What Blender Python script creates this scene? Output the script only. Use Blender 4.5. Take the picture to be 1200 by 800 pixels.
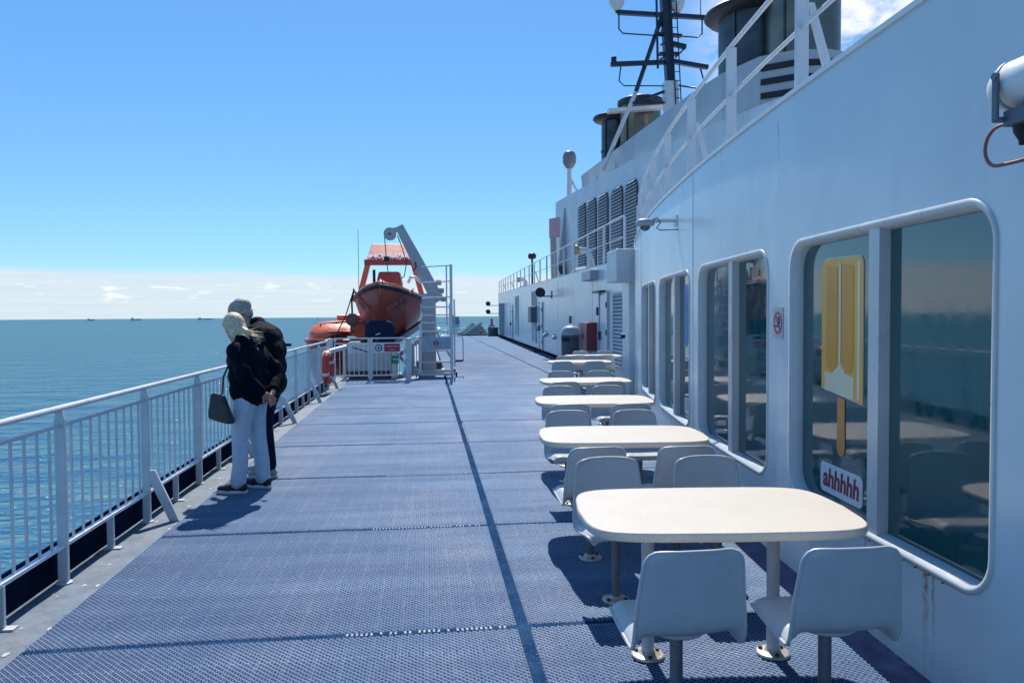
import bpy, bmesh, math, random
from mathutils import Vector, Matrix
R = math.radians
random.seed(7)
for o in list(bpy.data.objects): bpy.data.objects.remove(o, do_unlink=True)
sc = bpy.context.scene
COL = sc.collection

# ------------------------------------------------------------------ camera
CAM_H = 1.64
cd = bpy.data.cameras.new('camera'); cam = bpy.data.objects.new('camera', cd); COL.objects.link(cam)
cd.sensor_width = 36.0; cd.lens = 880 / 1200 * 36; cd.clip_end = 90000; cd.clip_start = 0.05
YAW, PITCH, ROLL = R(6.48), R(1.95), R(0.41)
fwd = Vector((math.sin(YAW) * math.cos(PITCH), math.cos(YAW) * math.cos(PITCH), -math.sin(PITCH)))
q = fwd.to_track_quat('-Z', 'Y').to_matrix().to_4x4() @ Matrix.Rotation(-ROLL, 4, 'Z')
q.translation = Vector((0, 0, CAM_H)); cam.matrix_world = q
sc.camera = cam

# ------------------------------------------------------------------ sky, sun, exposure
SUN_EL, SUN_AZ = R(52), R(2.5)
w = bpy.data.worlds.new('World'); sc.world = w; w.use_nodes = True
nt = w.node_tree; nt.nodes.clear()
def N(tree, t, **kw):
    n = tree.nodes.new(t)
    for k, v in kw.items(): setattr(n, k, v)
    return n
def math_node(tree, op, a, b=None, c=None, clamp=False):
    n = tree.nodes.new('ShaderNodeMath'); n.operation = op; n.use_clamp = clamp
    for i, v in enumerate((a, b, c)):
        if v is None: continue
        if isinstance(v, (int, float)): n.inputs[i].default_value = v
        else: tree.links.new(v, n.inputs[i])
    return n.outputs[0]
def maprange(tree, v, a, b, c=0.0, d=1.0, smooth=True):
    n = tree.nodes.new('ShaderNodeMapRange'); n.interpolation_type = 'SMOOTHSTEP' if smooth else 'LINEAR'
    tree.links.new(v, n.inputs[0])
    for i, x in enumerate((a, b, c, d)):
        if isinstance(x, (int, float)): n.inputs[i + 1].default_value = x
        else: tree.links.new(x, n.inputs[i + 1])
    return n.outputs[0]
def mixc(tree, f, a, b, blend='MIX'):
    n = tree.nodes.new('ShaderNodeMix'); n.data_type = 'RGBA'; n.blend_type = blend
    for sock, v in ((n.inputs[0], f), (n.inputs[6], a), (n.inputs[7], b)):
        if isinstance(v, (int, float)): sock.default_value = v
        elif isinstance(v, tuple): sock.default_value = (*v[:3], 1)
        else: tree.links.new(v, sock)
    return n.outputs[2]
def noise(tree, vec, scale, detail=4, rough=.55, dist=0.0):
    n = tree.nodes.new('ShaderNodeTexNoise'); n.inputs['Scale'].default_value = scale
    n.inputs['Detail'].default_value = detail; n.inputs['Roughness'].default_value = rough
    n.inputs['Distortion'].default_value = dist
    if vec is not None: tree.links.new(vec, n.inputs['Vector'])
    return n.outputs['Fac']
def vscale(tree, vec, s, off=(0, 0, 0)):
    n = tree.nodes.new('ShaderNodeMapping'); n.inputs['Scale'].default_value = s; n.inputs['Location'].default_value = off
    tree.links.new(vec, n.inputs['Vector']); return n.outputs[0]

sky = N(nt, 'ShaderNodeTexSky', sky_type='NISHITA', sun_disc=False)
sky.sun_elevation = SUN_EL; sky.sun_rotation = SUN_AZ
sky.altitude = 0; sky.air_density = 1.0; sky.dust_density = 0.1; sky.ozone_density = 3.0
SKY_S = 0.15
tc = N(nt, 'ShaderNodeTexCoord')
sep = N(nt, 'ShaderNodeSeparateXYZ'); nt.links.new(tc.outputs['Generated'], sep.inputs[0])
dz = sep.outputs['Z']
# haze / cloud bank along the horizon, uneven top
n1 = noise(nt, vscale(nt, tc.outputs['Generated'], (2.2, 2.2, 6)), 1.6, 5, .55)
top = math_node(nt, 'ADD', 0.046, math_node(nt, 'MULTIPLY', n1, 0.030))
soft = math_node(nt, 'SUBTRACT', top, 0.014)
bank = maprange(nt, dz, soft, top, 1.0, 0.0)
streak = noise(nt, vscale(nt, tc.outputs['Generated'], (3, 3, 90)), 2.5, 5, .6)
puff = noise(nt, vscale(nt, tc.outputs['Generated'], (9, 9, 40), (3, 1, 0)), 2.6, 5, .6)
puff_m = math_node(nt, 'MULTIPLY', maprange(nt, puff, .56, .68), math_node(nt, 'MULTIPLY', maprange(nt, dz, .018, .024), maprange(nt, dz, .036, .050, 1, 0)))
bank_col = mixc(nt, maprange(nt, streak, .25, .75), (4.1, 4.9, 5.5), (4.6, 5.2, 5.6))
bank_col = mixc(nt, puff_m, bank_col, (6.0, 6.1, 6.2))
# a loose cloud group high to starboard
cdir = Vector((math.sin(R(36)) * math.cos(R(21)), math.cos(R(36)) * math.cos(R(21)), math.sin(R(21))))
dotn = N(nt, 'ShaderNodeVectorMath', operation='DOT_PRODUCT'); nt.links.new(tc.outputs['Generated'], dotn.inputs[0]); dotn.inputs[1].default_value = cdir
patch = maprange(nt, dotn.outputs['Value'], math.cos(R(17)), math.cos(R(6)))
cn = noise(nt, vscale(nt, tc.outputs['Generated'], (1, 1, 1.8), (.4, .2, .1)), 7.5, 8, .62, .3)
cl = math_node(nt, 'MULTIPLY', patch, maprange(nt, cn, .40, .56))
hs = N(nt, 'ShaderNodeHueSaturation'); hs.inputs['Saturation'].default_value = 1.22; nt.links.new(sky.outputs[0], hs.inputs['Color'])
skyc = mixc(nt, 1.0, hs.outputs[0], (0.80, 1.02, 1.22), 'MULTIPLY')
gm = N(nt, 'ShaderNodeGamma'); gm.inputs['Gamma'].default_value = .65; nt.links.new(skyc, gm.inputs['Color'])
skyc = mixc(nt, 1.0, gm.outputs[0], (.92, 1.22, 1.46), 'MULTIPLY')
c1 = mixc(nt, cl, skyc, (6.0, 6.2, 6.4))
c2 = mixc(nt, math_node(nt, 'MULTIPLY', bank, .93), c1, bank_col)
bg = N(nt, 'ShaderNodeBackground'); bg.inputs['Strength'].default_value = SKY_S
nt.links.new(c2, bg.inputs['Color'])
wo = N(nt, 'ShaderNodeOutputWorld'); nt.links.new(bg.outputs[0], wo.inputs[0])

sd = bpy.data.lights.new('sun', 'SUN'); sd.energy = 5.0; sd.angle = R(0.53); sd.color = (1, .955, .89)
sun = bpy.data.objects.new('sun', sd); COL.objects.link(sun)
sdir = Vector((math.sin(SUN_AZ) * math.cos(SUN_EL), math.cos(SUN_AZ) * math.cos(SUN_EL), math.sin(SUN_EL)))
sun.rotation_euler = sdir.to_track_quat('Z', 'Y').to_euler()
vs = sc.view_settings; vs.view_transform = 'Standard'; vs.look = 'None'; vs.exposure = 0.15; vs.gamma = 1.0; vs.use_curve_mapping = False
sc.render.engine = 'CYCLES'

# ------------------------------------------------------------------ materials
MATS = {}
def M(name, col, rough=.5, metal=0.0, var=.12, vscale_=3.0, bump=0.0, bscale=60.0, spec=.5, coat=0.0, dirt=None, dirt_amt=.0, ior=1.5):
    if name in MATS: return MATS[name]
    m = bpy.data.materials.new(name); m.use_nodes = True; t = m.node_tree
    b = t.nodes['Principled BSDF']
    co = N(t, 'ShaderNodeTexCoord').outputs['Object']
    n = noise(t, co, vscale_, 5, .6)
    f = maprange(t, n, .3, .7, 0, 1)
    a = tuple(c * (1 - var) for c in col); d = tuple(min(1, c * (1 + var)) for c in col)
    c = mixc(t, f, a, d)
    if dirt_amt > 0:
        n2 = noise(t, vscale(t, co, (1, 1, .35)), 5.0, 6, .65)
        c = mixc(t, math_node(t, 'MULTIPLY', maprange(t, n2, .52, .75), dirt_amt), c, dirt or (.1, .08, .06))
    t.links.new(c, b.inputs['Base Color'])
    rr = maprange(t, noise(t, co, vscale_ * 4, 4), .3, .7, max(.02, rough - .07), min(1, rough + .07))
    t.links.new(rr, b.inputs['Roughness'])
    b.inputs['Metallic'].default_value = metal; b.inputs['Specular IOR Level'].default_value = spec
    b.inputs['Coat Weight'].default_value = coat; b.inputs['Coat Roughness'].default_value = .08; b.inputs['IOR'].default_value = ior
    if bump > 0:
        bn = N(t, 'ShaderNodeBump'); bn.inputs['Strength'].default_value = bump; bn.inputs['Distance'].default_value = .01
        t.links.new(noise(t, co, bscale, 4, .6), bn.inputs['Height']); t.links.new(bn.outputs[0], b.inputs['Normal'])
    MATS[name] = m
    return m

def mat_wall():
    m = bpy.data.materials.new('ship_paint'); m.use_nodes = True; t = m.node_tree; b = t.nodes['Principled BSDF']
    co = N(t, 'ShaderNodeTexCoord').outputs['Object']
    n = noise(t, co, .9, 5, .6); c = mixc(t, maprange(t, n, .3, .7), (.57, .65, .69), (.65, .725, .76))
    st = noise(t, vscale(t, co, (3, 3, .12)), 3.0, 5, .6)            # faint vertical run marks
    c = mixc(t, math_node(t, 'MULTIPLY', maprange(t, st, .55, .75), .16), c, (.42, .42, .40))
    s = N(t, 'ShaderNodeSeparateXYZ'); t.links.new(N(t, 'ShaderNodeNewGeometry').outputs['Position'], s.inputs[0])
    wob = math_node(t, 'MULTIPLY', math_node(t, 'SUBTRACT', noise(t, vscale(t, co, (1, 1, 2)), 9, 3), .5), .05)
    def streakm(y0, wd, z0, z1):
        d = math_node(t, 'ABSOLUTE', math_node(t, 'SUBTRACT', math_node(t, 'ADD', s.outputs['Y'], wob), y0))
        a = maprange(t, d, 0.0, wd, 1, 0)
        v = math_node(t, 'MULTIPLY', maprange(t, s.outputs['Z'], z1, z1 + .04, 1, 0), maprange(t, s.outputs['Z'], z0, z1, .15, 1))
        return math_node(t, 'MULTIPLY', a, math_node(t, 'MULTIPLY', v, maprange(t, noise(t, co, 45, 4), .3, .6)))
    for y0, wd, z0, z1 in ((3.10, .030, .12, .475), (3.04, .014, .16, .475), (3.62, .012, .3, .475), (5.9, .02, .2, .475), (8.3, .02, .2, .475), (4.8, .012, 2.3, 2.9), (6.1, .014, 2.4, 3.0), (7.6, .016, 2.3, 3.0), (20.0, .04, 1.6, 2.8), (26.5, .05, 1.0, 2.9), (39, .06, 1.2, 3.0), (24.0, .05, 1.2, 2.4), (33, .06, .4, 1.4), (46, .06, 1.0, 2.2)):
        c = mixc(t, math_node(t, 'MULTIPLY', streakm(y0, wd, z0, z1), .95), c, (.40, .15, .04))
    sp = noise(t, co, 26, 2, .5)
    c = mixc(t, math_node(t, 'MULTIPLY', maprange(t, sp, .80, .83), .6), c, (.2, .14, .1))
    t.links.new(c, b.inputs['Base Color']); b.inputs['Roughness'].default_value = .27
    b.inputs['Specular IOR Level'].default_value = .5
    bn = N(t, 'ShaderNodeBump'); bn.inputs['Strength'].default_value = .16; bn.inputs['Distance'].default_value = .06
    t.links.new(math_node(t, 'ADD', noise(t, vscale(t, co, (1, 1, .8)), 1.6, 2), math_node(t, 'MULTIPLY', noise(t, co, 120, 2), .03)), bn.inputs['Height'])
    t.links.new(bn.outputs[0], b.inputs['Normal'])
    return m
def mat_mat():
    m = bpy.data.materials.new('woven_deck_mat'); m.use_nodes = True; t = m.node_tree; b = t.nodes['Principled BSDF']
    g = N(t, 'ShaderNodeNewGeometry'); s = N(t, 'ShaderNodeSeparateXYZ'); t.links.new(g.outputs['Position'], s.inputs[0])
    big = noise(t, g.outputs['Position'], 1.1, 5, .62); fine = noise(t, g.outputs['Position'], 70, 3, .6)
    base = mixc(t, maprange(t, big, .3, .7), (.120, .230, .400), (.185, .305, .475))
    base = mixc(t, math_node(t, 'MULTIPLY', maprange(t, fine, .54, .70), .5), base, (.38, .46, .60))
    worn = noise(t, vscale(t, g.outputs['Position'], (1.0, .35, 1)), .8, 5, .65)
    base = mixc(t, math_node(t, 'MULTIPLY', maprange(t, worn, .42, .70), .6), base, (.38, .43, .51))
    band = noise(t, vscale(t, g.outputs['Position'], (.35, 3.4, 1)), 1.0, 4, .6, .3)  # dark cross bands paint in the shading of buckled mats
    base = mixc(t, math_node(t, 'MULTIPLY', maprange(t, band, .38, .62, 1, 0), .42), base, (.055, .11, .24))
    stain = noise(t, g.outputs['Position'], 2.3, 6, .7, .6)
    base = mixc(t, math_node(t, 'MULTIPLY', maprange(t, stain, .60, .72), .35), base, (.40, .43, .46))
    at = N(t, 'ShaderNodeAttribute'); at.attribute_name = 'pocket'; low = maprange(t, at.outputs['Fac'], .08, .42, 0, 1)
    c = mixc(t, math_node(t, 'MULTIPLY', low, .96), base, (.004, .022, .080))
    t.links.new(c, b.inputs['Base Color'])
    t.links.new(maprange(t, fine, .3, .7, .6, .85), b.inputs['Roughness'])
    b.inputs['Specular IOR Level'].default_value = .22
    b.inputs['Sheen Weight'].default_value = .9; b.inputs['Sheen Roughness'].default_value = .3; b.inputs['Sheen Tint'].default_value = (.85, .9, 1, 1)
    bn = N(t, 'ShaderNodeBump'); bn.inputs['Strength'].default_value = .35; bn.inputs['Distance'].default_value = .004
    t.links.new(fine, bn.inputs['Height']); t.links.new(bn.outputs[0], b.inputs['Normal'])
    return m
def mat_joint():
    m = bpy.data.materials.new('mat_joint'); m.use_nodes = True; t = m.node_tree; b = t.nodes['Principled BSDF']
    g = N(t, 'ShaderNodeNewGeometry'); s = N(t, 'ShaderNodeSeparateXYZ'); t.links.new(g.outputs['Position'], s.inputs[0])
    n = noise(t, g.outputs['Position'], 3, 4); n3 = noise(t, g.outputs['Position'], 90, 3)
    c = mixc(t, maprange(t, n, .35, .7), (.014, .045, .11), (.030, .075, .16))
    c = mixc(t, math_node(t, 'MULTIPLY', maprange(t, n3, .62, .7), .6), c, (.2, .25, .34))
    t.links.new(c, b.inputs['Base Color']); b.inputs['Roughness'].default_value = .8; b.inputs['Specular IOR Level'].default_value = .0
    return m
def mat_sea():
    m = bpy.data.materials.new('sea_water'); m.use_nodes = True; t = m.node_tree; b = t.nodes['Principled BSDF']
    g = N(t, 'ShaderNodeNewGeometry'); P = g.outputs['Position']
    n = noise(t, vscale(t, P, (.004, .0016, 1)), 1.0, 5, .6)
    c = mixc(t, maprange(t, n, .35, .65), (.002, .028, .029), (.004, .046, .041))
    cap = noise(t, vscale(t, P, (1, .8, 1)), 1.5, 5, .66)  # noise for white flecks that paint in the water's sun sparkle
    sparkle_area = noise(t, vscale(t, P, (1, .5, 1)), .02, 3, .5)
    sparklem = math_node(t, 'MULTIPLY', maprange(t, cap, .665, .69), maprange(t, sparkle_area, .38, .55))
    c = mixc(t, sparklem, c, (.75, .78, .8))
    w1 = noise(t, vscale(t, P, (.05, .09, 1)), 1.0, 4, .5, .3)
    w2 = noise(t, vscale(t, P, (.22, .34, 1)), 1.0, 4, .42, .5)
    w3 = noise(t, vscale(t, P, (.9, 1.5, 1)), 1.0, 5, .48, .4)
    h = math_node(t, 'ADD', math_node(t, 'MULTIPLY', w1, 2.2), math_node(t, 'ADD', math_node(t, 'MULTIPLY', w2, .85), math_node(t, 'ADD', math_node(t, 'MULTIPLY', maprange(t, noise(t, vscale(t, P, (1.6, 2.6, 1)), 1.0, 2, .5), .66, .78), .16), math_node(t, 'MULTIPLY', w3, .24))))
    wave_tone = math_node(t, 'ADD', math_node(t, 'MULTIPLY', noise(t, vscale(t, P, (.55, 1.5, 1)), 1.0, 5, .6, .5), .6), math_node(t, 'MULTIPLY', w2, .4))  # light and shade of the waves put into the base colour
    c = mixc(t, maprange(t, wave_tone, .40, .60), mixc(t, .72, c, (.0005, .016, .018)), mixc(t, .45, c, (.008, .082, .070)))
    c = mixc(t, sparklem, c, (.75, .78, .8))
    bn = N(t, 'ShaderNodeBump'); bn.inputs['Strength'].default_value = 1.0; bn.inputs['Distance'].default_value = 1.0
    t.links.new(h, bn.inputs['Height'])
    df = N(t, 'ShaderNodeBsdfDiffuse'); t.links.new(c, df.inputs['Color']); t.links.new(bn.outputs[0], df.inputs['Normal'])
    gl = N(t, 'ShaderNodeBsdfGlossy'); gl.inputs['Color'].default_value = (.55, .82, .94, 1); gl.inputs['Roughness'].default_value = .05; t.links.new(bn.outputs[0], gl.inputs['Normal'])  # bluish tint stands in for reflections of the bluer upper sky
    fr = N(t, 'ShaderNodeFresnel'); fr.inputs['IOR'].default_value = 1.333; t.links.new(bn.outputs[0], fr.inputs['Normal'])
    fac = math_node(t, 'MULTIPLY', math_node(t, 'MULTIPLY', fr.outputs[0], .52), math_node(t, 'SUBTRACT', 1, sparklem))
    mx_ = N(t, 'ShaderNodeMixShader'); t.links.new(fac, mx_.inputs[0]); t.links.new(df.outputs[0], mx_.inputs[1]); t.links.new(gl.outputs[0], mx_.inputs[2])
    out = [n for n in t.nodes if n.type == 'OUTPUT_MATERIAL'][0]; t.links.new(mx_.outputs[0], out.inputs['Surface']); t.nodes.remove(b)
    return m
def mat_laminate():
    m = bpy.data.materials.new('speckled_laminate'); m.use_nodes = True; t = m.node_tree; b = t.nodes['Principled BSDF']
    co = N(t, 'ShaderNodeTexCoord').outputs['Object']
    c = mixc(t, maprange(t, noise(t, co, 130, 3, .7), .4, .6), (.62, .55, .455), (.70, .63, .53))
    c = mixc(t, math_node(t, 'MULTIPLY', maprange(t, noise(t, co, 330, 2), .58, .66), .5), c, (.33, .28, .23))
    c = mixc(t, math_node(t, 'MULTIPLY', maprange(t, noise(t, co, 4, 5, .7), .45, .75), .04), c, (.42, .37, .31))
    t.links.new(c, b.inputs['Base Color']); t.links.new(maprange(t, noise(t, co, 6, 4), .3, .7, .38, .42), b.inputs['Roughness'])
    return m
def mat_steel_funnel(name, c0, c1, rough):
    m = bpy.data.materials.new(name); m.use_nodes = True; t = m.node_tree; b = t.nodes['Principled BSDF']
    co = N(t, 'ShaderNodeTexCoord').outputs['Object']
    c = mixc(t, maprange(t, noise(t, vscale(t, co, (.6, .6, .9)), 1.6, 6, .6), .3, .7), c0, c1)
    t.links.new(c, b.inputs['Base Color']); b.inputs['Metallic'].default_value = .85; b.inputs['Roughness'].default_value = rough
    return m
def mat_cloth(name, col, fold=.5, scale=9):
    m = bpy.data.materials.new(name); m.use_nodes = True; t = m.node_tree; b = t.nodes['Principled BSDF']
    co = N(t, 'ShaderNodeTexCoord').outputs['Object']
    n = noise(t, co, 12, 5, .65)
    c = mixc(t, maprange(t, n, .3, .7), tuple(k * .93 for k in col), tuple(min(1, k * 1.07) for k in col))
    t.links.new(c, b.inputs['Base Color']); b.inputs['Roughness'].default_value = .8
    b.inputs['Sheen Weight'].default_value = .0; b.inputs['Specular IOR Level'].default_value = .08
    bn = N(t, 'ShaderNodeBump'); bn.inputs['Strength'].default_value = fold; bn.inputs['Distance'].default_value = .03
    h = math_node(t, 'ADD', noise(t, vscale(t, co, (1, 1, .45)), scale, 3, .5, 1.2), math_node(t, 'MULTIPLY', noise(t, co, 300, 2), .04))
    t.links.new(h, bn.inputs['Height']); t.links.new(bn.outputs[0], b.inputs['Normal'])
    return m

MT = .022
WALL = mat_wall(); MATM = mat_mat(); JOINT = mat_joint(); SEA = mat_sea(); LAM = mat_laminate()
RAILP = M('rail_paint', (.66, .68, .70), .32, var=.06, dirt=(.35, .22, .14), dirt_amt=.25)
RAILG = M('rail_paint_grey', (.60, .64, .66), .35, var=.08, dirt=(.30, .20, .14), dirt_amt=.3)
FRAME = M('window_frame_paint', (.52, .56, .58), .33, var=.06, dirt=(.25, .2, .16), dirt_amt=.15)
GLASS = M('sea_reflect_glass', (.010, .070, .082), .025, var=.05, ior=2.0, spec=.5)  # dark tint with the sea's teal reflection put into the base colour
DECKP = M('deck_paint', (.125, .165, .21), .55, var=.22, vscale_=4, bump=.2, bscale=40, dirt=(.24, .19, .155), dirt_amt=.6)
NAVYP = M('navy_gutter', (.009, .018, .050), .8, var=.25, vscale_=6, spec=.0)  # dark navy for the gutter strips at the wall foot
NAVYK = M('navy_kick_plate', (.007, .013, .034), .8, var=.3, vscale_=4, spec=.0)
SHELL = M('moulded_plastic', (.47, .49, .50), .36, var=.05, vscale_=6, bump=.06, bscale=220, dirt=(.26, .25, .23), dirt_amt=.38)
POST = M('galvanised_post', (.15, .16, .18), .42, metal=.4, var=.15, vscale_=14)
TPOST = M('painted_post', (.50, .49, .48), .36, var=.08, vscale_=8)
FLANGE = M('worn_flange', (.50, .45, .38), .4, metal=.35, var=.25, vscale_=25, dirt=(.3, .16, .08), dirt_amt=.4)
DARK = M('dark_metal', (.022, .024, .030), .45, var=.2)
BLACK = M('black_rubber', (.012, .013, .016), .6, var=.2)
NAVYM = M('navy_mast_paint', (.018, .028, .055), .4, var=.2)
WHITEP = M('white_paint', (.70, .71, .71), .35, var=.05, dirt=(.4, .33, .27), dirt_amt=.15)
GREYP = M('grey_paint', (.36, .40, .44), .42, var=.1, dirt=(.22, .18, .15), dirt_amt=.25)
CASING = M('casing_paint', (.56, .58, .60), .35, var=.08, vscale_=1.0, dirt=(.33, .28, .24), dirt_amt=.3)
CASING2 = M('casing_grey_paint', (.40, .42, .45), .4, var=.1, vscale_=1.0, dirt=(.28, .25, .23), dirt_amt=.3)
SOOT = mat_steel_funnel('soot_steel', (.060, .066, .075), (.13, .13, .13), .42)
BRONZE = mat_steel_funnel('heat_tinted_steel', (.16, .14, .11), (.28, .23, .17), .34)
ORANGE = M('rescue_orange', (.80, .15, .055), .38, var=.12, vscale_=2, dirt=(.35, .12, .08), dirt_amt=.3)
REDO = M('hull_red', (.36, .075, .055), .42, var=.16, vscale_=2.5, dirt=(.22, .09, .08), dirt_amt=.4)
REDB = M('red_paint', (.42, .05, .04), .4, var=.1)
REDCAB = M('cabinet_red', (.20, .028, .045), .4, var=.12)
GREYBIN = M('bin_grey', (.10, .12, .14), .45, var=.15)
COVER = mat_cloth('tarpaulin_navy', (.012, .024, .055), .5, 5)
SLAT = M('louvre_paint', (.50, .53, .57), .4, var=.08)
SKIN = M('skin', (.48, .26, .19), .5, var=.08, vscale_=20)
JACKETW = mat_cloth('black_padded_jacket', (.0040, .0058, .013), .55, 16)
JACKETM = mat_cloth('charcoal_jacket', (.0055, .0070, .013), .5, 10)
JEANSW = mat_cloth('pale_denim', (.50, .58, .68), 1.0, 9)
JEANSM = mat_cloth('dark_denim', (.010, .015, .030), .5, 10)
SHOEW = M('navy_canvas', (.012, .015, .030), .7); SOLE = M('white_sole', (.62, .62, .62), .5); SHOEM = M('light_trainer', (.34, .35, .35), .6, var=.2, vscale_=30)
HAIRW = M('blond_hair', (.70, .56, .36), .45, var=.3, vscale_=60, bump=.6, bscale=120); HAIRM = M('grey_hair', (.38, .35, .31), .5, var=.4, vscale_=50, bump=.7, bscale=110)
BAGM = M('olive_nylon', (.045, .05, .052), .6, var=.2, vscale_=12, bump=.4, bscale=18)
YEL = M('print_yellow', (.80, .41, .045), .35, var=.05); ORY = M('print_amber', (.72, .30, .02), .35, var=.05); CREAM = M('print_cream', (.72, .64, .44), .35, var=.04)
STICKM = M('print_stick', (.62, .22, .05), .4, var=.08); PWHITE = M('print_white', (.66, .68, .72), .35, var=.03); PRED = M('print_dark_red', (.24, .016, .028), .4, var=.03)
PBLUE = M('print_blue', (.06, .22, .55), .4, var=.05); PBLACK = M('print_black', (.02, .02, .025), .4); PGREEN = M('print_green', (.02, .20, .12), .4); PGREY = M('print_grey', (.40, .42, .46), .4, var=.04); PPINK = M('print_pink', (.62, .30, .36), .4, var=.05); PFADE = M('faded_lettering', (.42, .17, .15), .5, var=.3, vscale_=8)
SHIPG = M('far_ship_paint', (.20, .26, .32), .6); SHIPW = M('far_ship_white', (.45, .48, .5), .6)
CLEAR = M('windscreen_glass', (.22, .33, .32), .08, var=.05)

# ------------------------------------------------------------------ mesh helpers
class MB:
    def __init__(s): s.v = []; s.f = []; s.sm = []
    def add(s, vs, fs, smooth=False):
        o = len(s.v); s.v += [tuple(v) for v in vs]; s.f += [tuple(i + o for i in f) for f in fs]; s.sm += [smooth] * len(fs); return s
    def box(s, c, d, rz=0, M4=None):
        hx, hy, hz = d[0] / 2, d[1] / 2, d[2] / 2
        vs = [Vector((x, y, z)) for z in (-hz, hz) for y in (-hy, hy) for x in (-hx, hx)]
        m = (Matrix.Translation(c) @ Matrix.Rotation(rz, 4, 'Z')) if M4 is None else Matrix.Translation(c) @ M4
        return s.add([m @ v for v in vs], [(0, 2, 3, 1), (4, 5, 7, 6), (0, 1, 5, 4), (2, 6, 7, 3), (0, 4, 6, 2), (1, 3, 7, 5)])
    def beam(s, p0, p1, wd, ht, up=(0, 0, 1)):
        p0, p1 = Vector(p0), Vector(p1); d = (p1 - p0); L = d.length; d.normalize(); up = Vector(up)
        if abs(d.dot(up)) > .98: up = Vector((0, 1, 0))
        sx = d.cross(up).normalized(); u = sx.cross(d)
        m = Matrix((( sx.x, d.x, u.x), (sx.y, d.y, u.y), (sx.z, d.z, u.z))).to_4x4()
        return s.box((p0 + p1) / 2, (wd, L, ht), M4=m)
    def cone(s, p0, p1, r0, r1, seg=16, caps=True):
        p0, p1 = Vector(p0), Vector(p1); d = (p1 - p0).normalized()
        a = d.orthogonal().normalized(); b = d.cross(a)
        vs = []
        for p, r in ((p0, r0), (p1, r1)):
            for i in range(seg):
                t = 2 * math.pi * i / seg; vs.append(p + a * (r * math.cos(t)) + b * (r * math.sin(t)))
        s.add(vs, [(i, (i + 1) % seg, seg + (i + 1) % seg, seg + i) for i in range(seg)], True)
        if caps:
            s.add(vs[:seg], [tuple(range(seg))[::-1]]); s.add(vs[seg:], [tuple(range(seg))])
        return s
    def tube(s, pts, r, seg=8, closed=False):
        pts = [Vector(p) for p in pts]; n = len(pts); rings = []; ref = None
        for i, p in enumerate(pts):
            if closed: d = (pts[(i + 1) % n] - pts[i - 1])
            else: d = (pts[min(i + 1, n - 1)] - pts[max(i - 1, 0)])
            d.normalize()
            if ref is None: ref = d.orthogonal().normalized()
            a = (ref - d * ref.dot(d)).normalized(); ref = a; b = d.cross(a)
            rr = r[i] if isinstance(r, (list, tuple)) else r
            rings.append([p + a * (rr * math.cos(2 * math.pi * k / seg)) + b * (rr * math.sin(2 * math.pi * k / seg)) for k in range(seg)])
        vs = [v for g in rings for v in g]; fs = []
        for i in range(n if closed else n - 1):
            j = (i + 1) % n
            for k in range(seg): fs.append((i * seg + k, i * seg + (k + 1) % seg, j * seg + (k + 1) % seg, j * seg + k))
        s.add(vs, fs, True)
        if not closed: s.add(rings[0], [tuple(range(seg))[::-1]]); s.add(rings[-1], [tuple(range(seg))])
        return s
    def lathe(s, prof, c=(0, 0, 0), seg=24, axis=None):
        vs = []
        for r, z in prof:
            for i in range(seg):
                t = 2 * math.pi * i / seg; vs.append(Vector((r * math.cos(t), r * math.sin(t), z)))
        m = Matrix.Translation(c)
        if axis is not None: m = m @ Vector(axis).to_track_quat('Z', 'Y').to_matrix().to_4x4()
        n = len(prof)
        s.add([m @ v for v in vs], [(i * seg + k, i * seg + (k + 1) % seg, (i + 1) * seg + (k + 1) % seg, (i + 1) * seg + k) for i in range(n - 1) for k in range(seg)], True)
        if prof[0][0] > 1e-4: s.add([m @ v for v in vs[:seg]], [tuple(range(seg))[::-1]])
        if prof[-1][0] > 1e-4: s.add([m @ v for v in vs[-seg:]], [tuple(range(seg))])
        return s
    def sphere(s, c, r, seg=12, rings=8, rot=None):
        r = (r, r, r) if isinstance(r, (int, float)) else r
        m = Matrix.Translation(c) @ (rot.to_4x4() if rot is not None else Matrix.Identity(4))
        vs = [m @ Vector((0, 0, -r[2]))]
        for i in range(1, rings):
            ph = -math.pi / 2 + math.pi * i / rings
            for k in range(seg):
                t = 2 * math.pi * k / seg; vs.append(m @ Vector((r[0] * math.cos(ph) * math.cos(t), r[1] * math.cos(ph) * math.sin(t), r[2] * math.sin(ph))))
        vs.append(m @ Vector((0, 0, r[2]))); top = len(vs) - 1
        fs = [(0, 1 + (k + 1) % seg, 1 + k) for k in range(seg)]
        for i in range(rings - 2):
            for k in range(seg):
                a = 1 + i * seg; fs.append((a + k, a + (k + 1) % seg, a + seg + (k + 1) % seg, a + seg + k))
        a = 1 + (rings - 2) * seg; fs += [(a + k, a + (k + 1) % seg, top) for k in range(seg)]
        return s.add(vs, fs, True)
    def capsule(s, p0, p1, r0, r1=None, seg=12):
        r1 = r0 if r1 is None else r1
        s.sphere(p0, r0, seg, 8); s.sphere(p1, r1, seg, 8)
        if (Vector(p1) - Vector(p0)).length > 1e-4: s.cone(p0, p1, r0, r1, seg)
        return s
    def prism(s, poly, z0, z1):
        n = len(poly)
        vs = [(x, y, z0) for x, y in poly] + [(x, y, z1) for x, y in poly]
        return s.add(vs, [tuple(range(n))[::-1], tuple(range(n, 2 * n))] + [(i, (i + 1) % n, n + (i + 1) % n, n + i) for i in range(n)])
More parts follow.
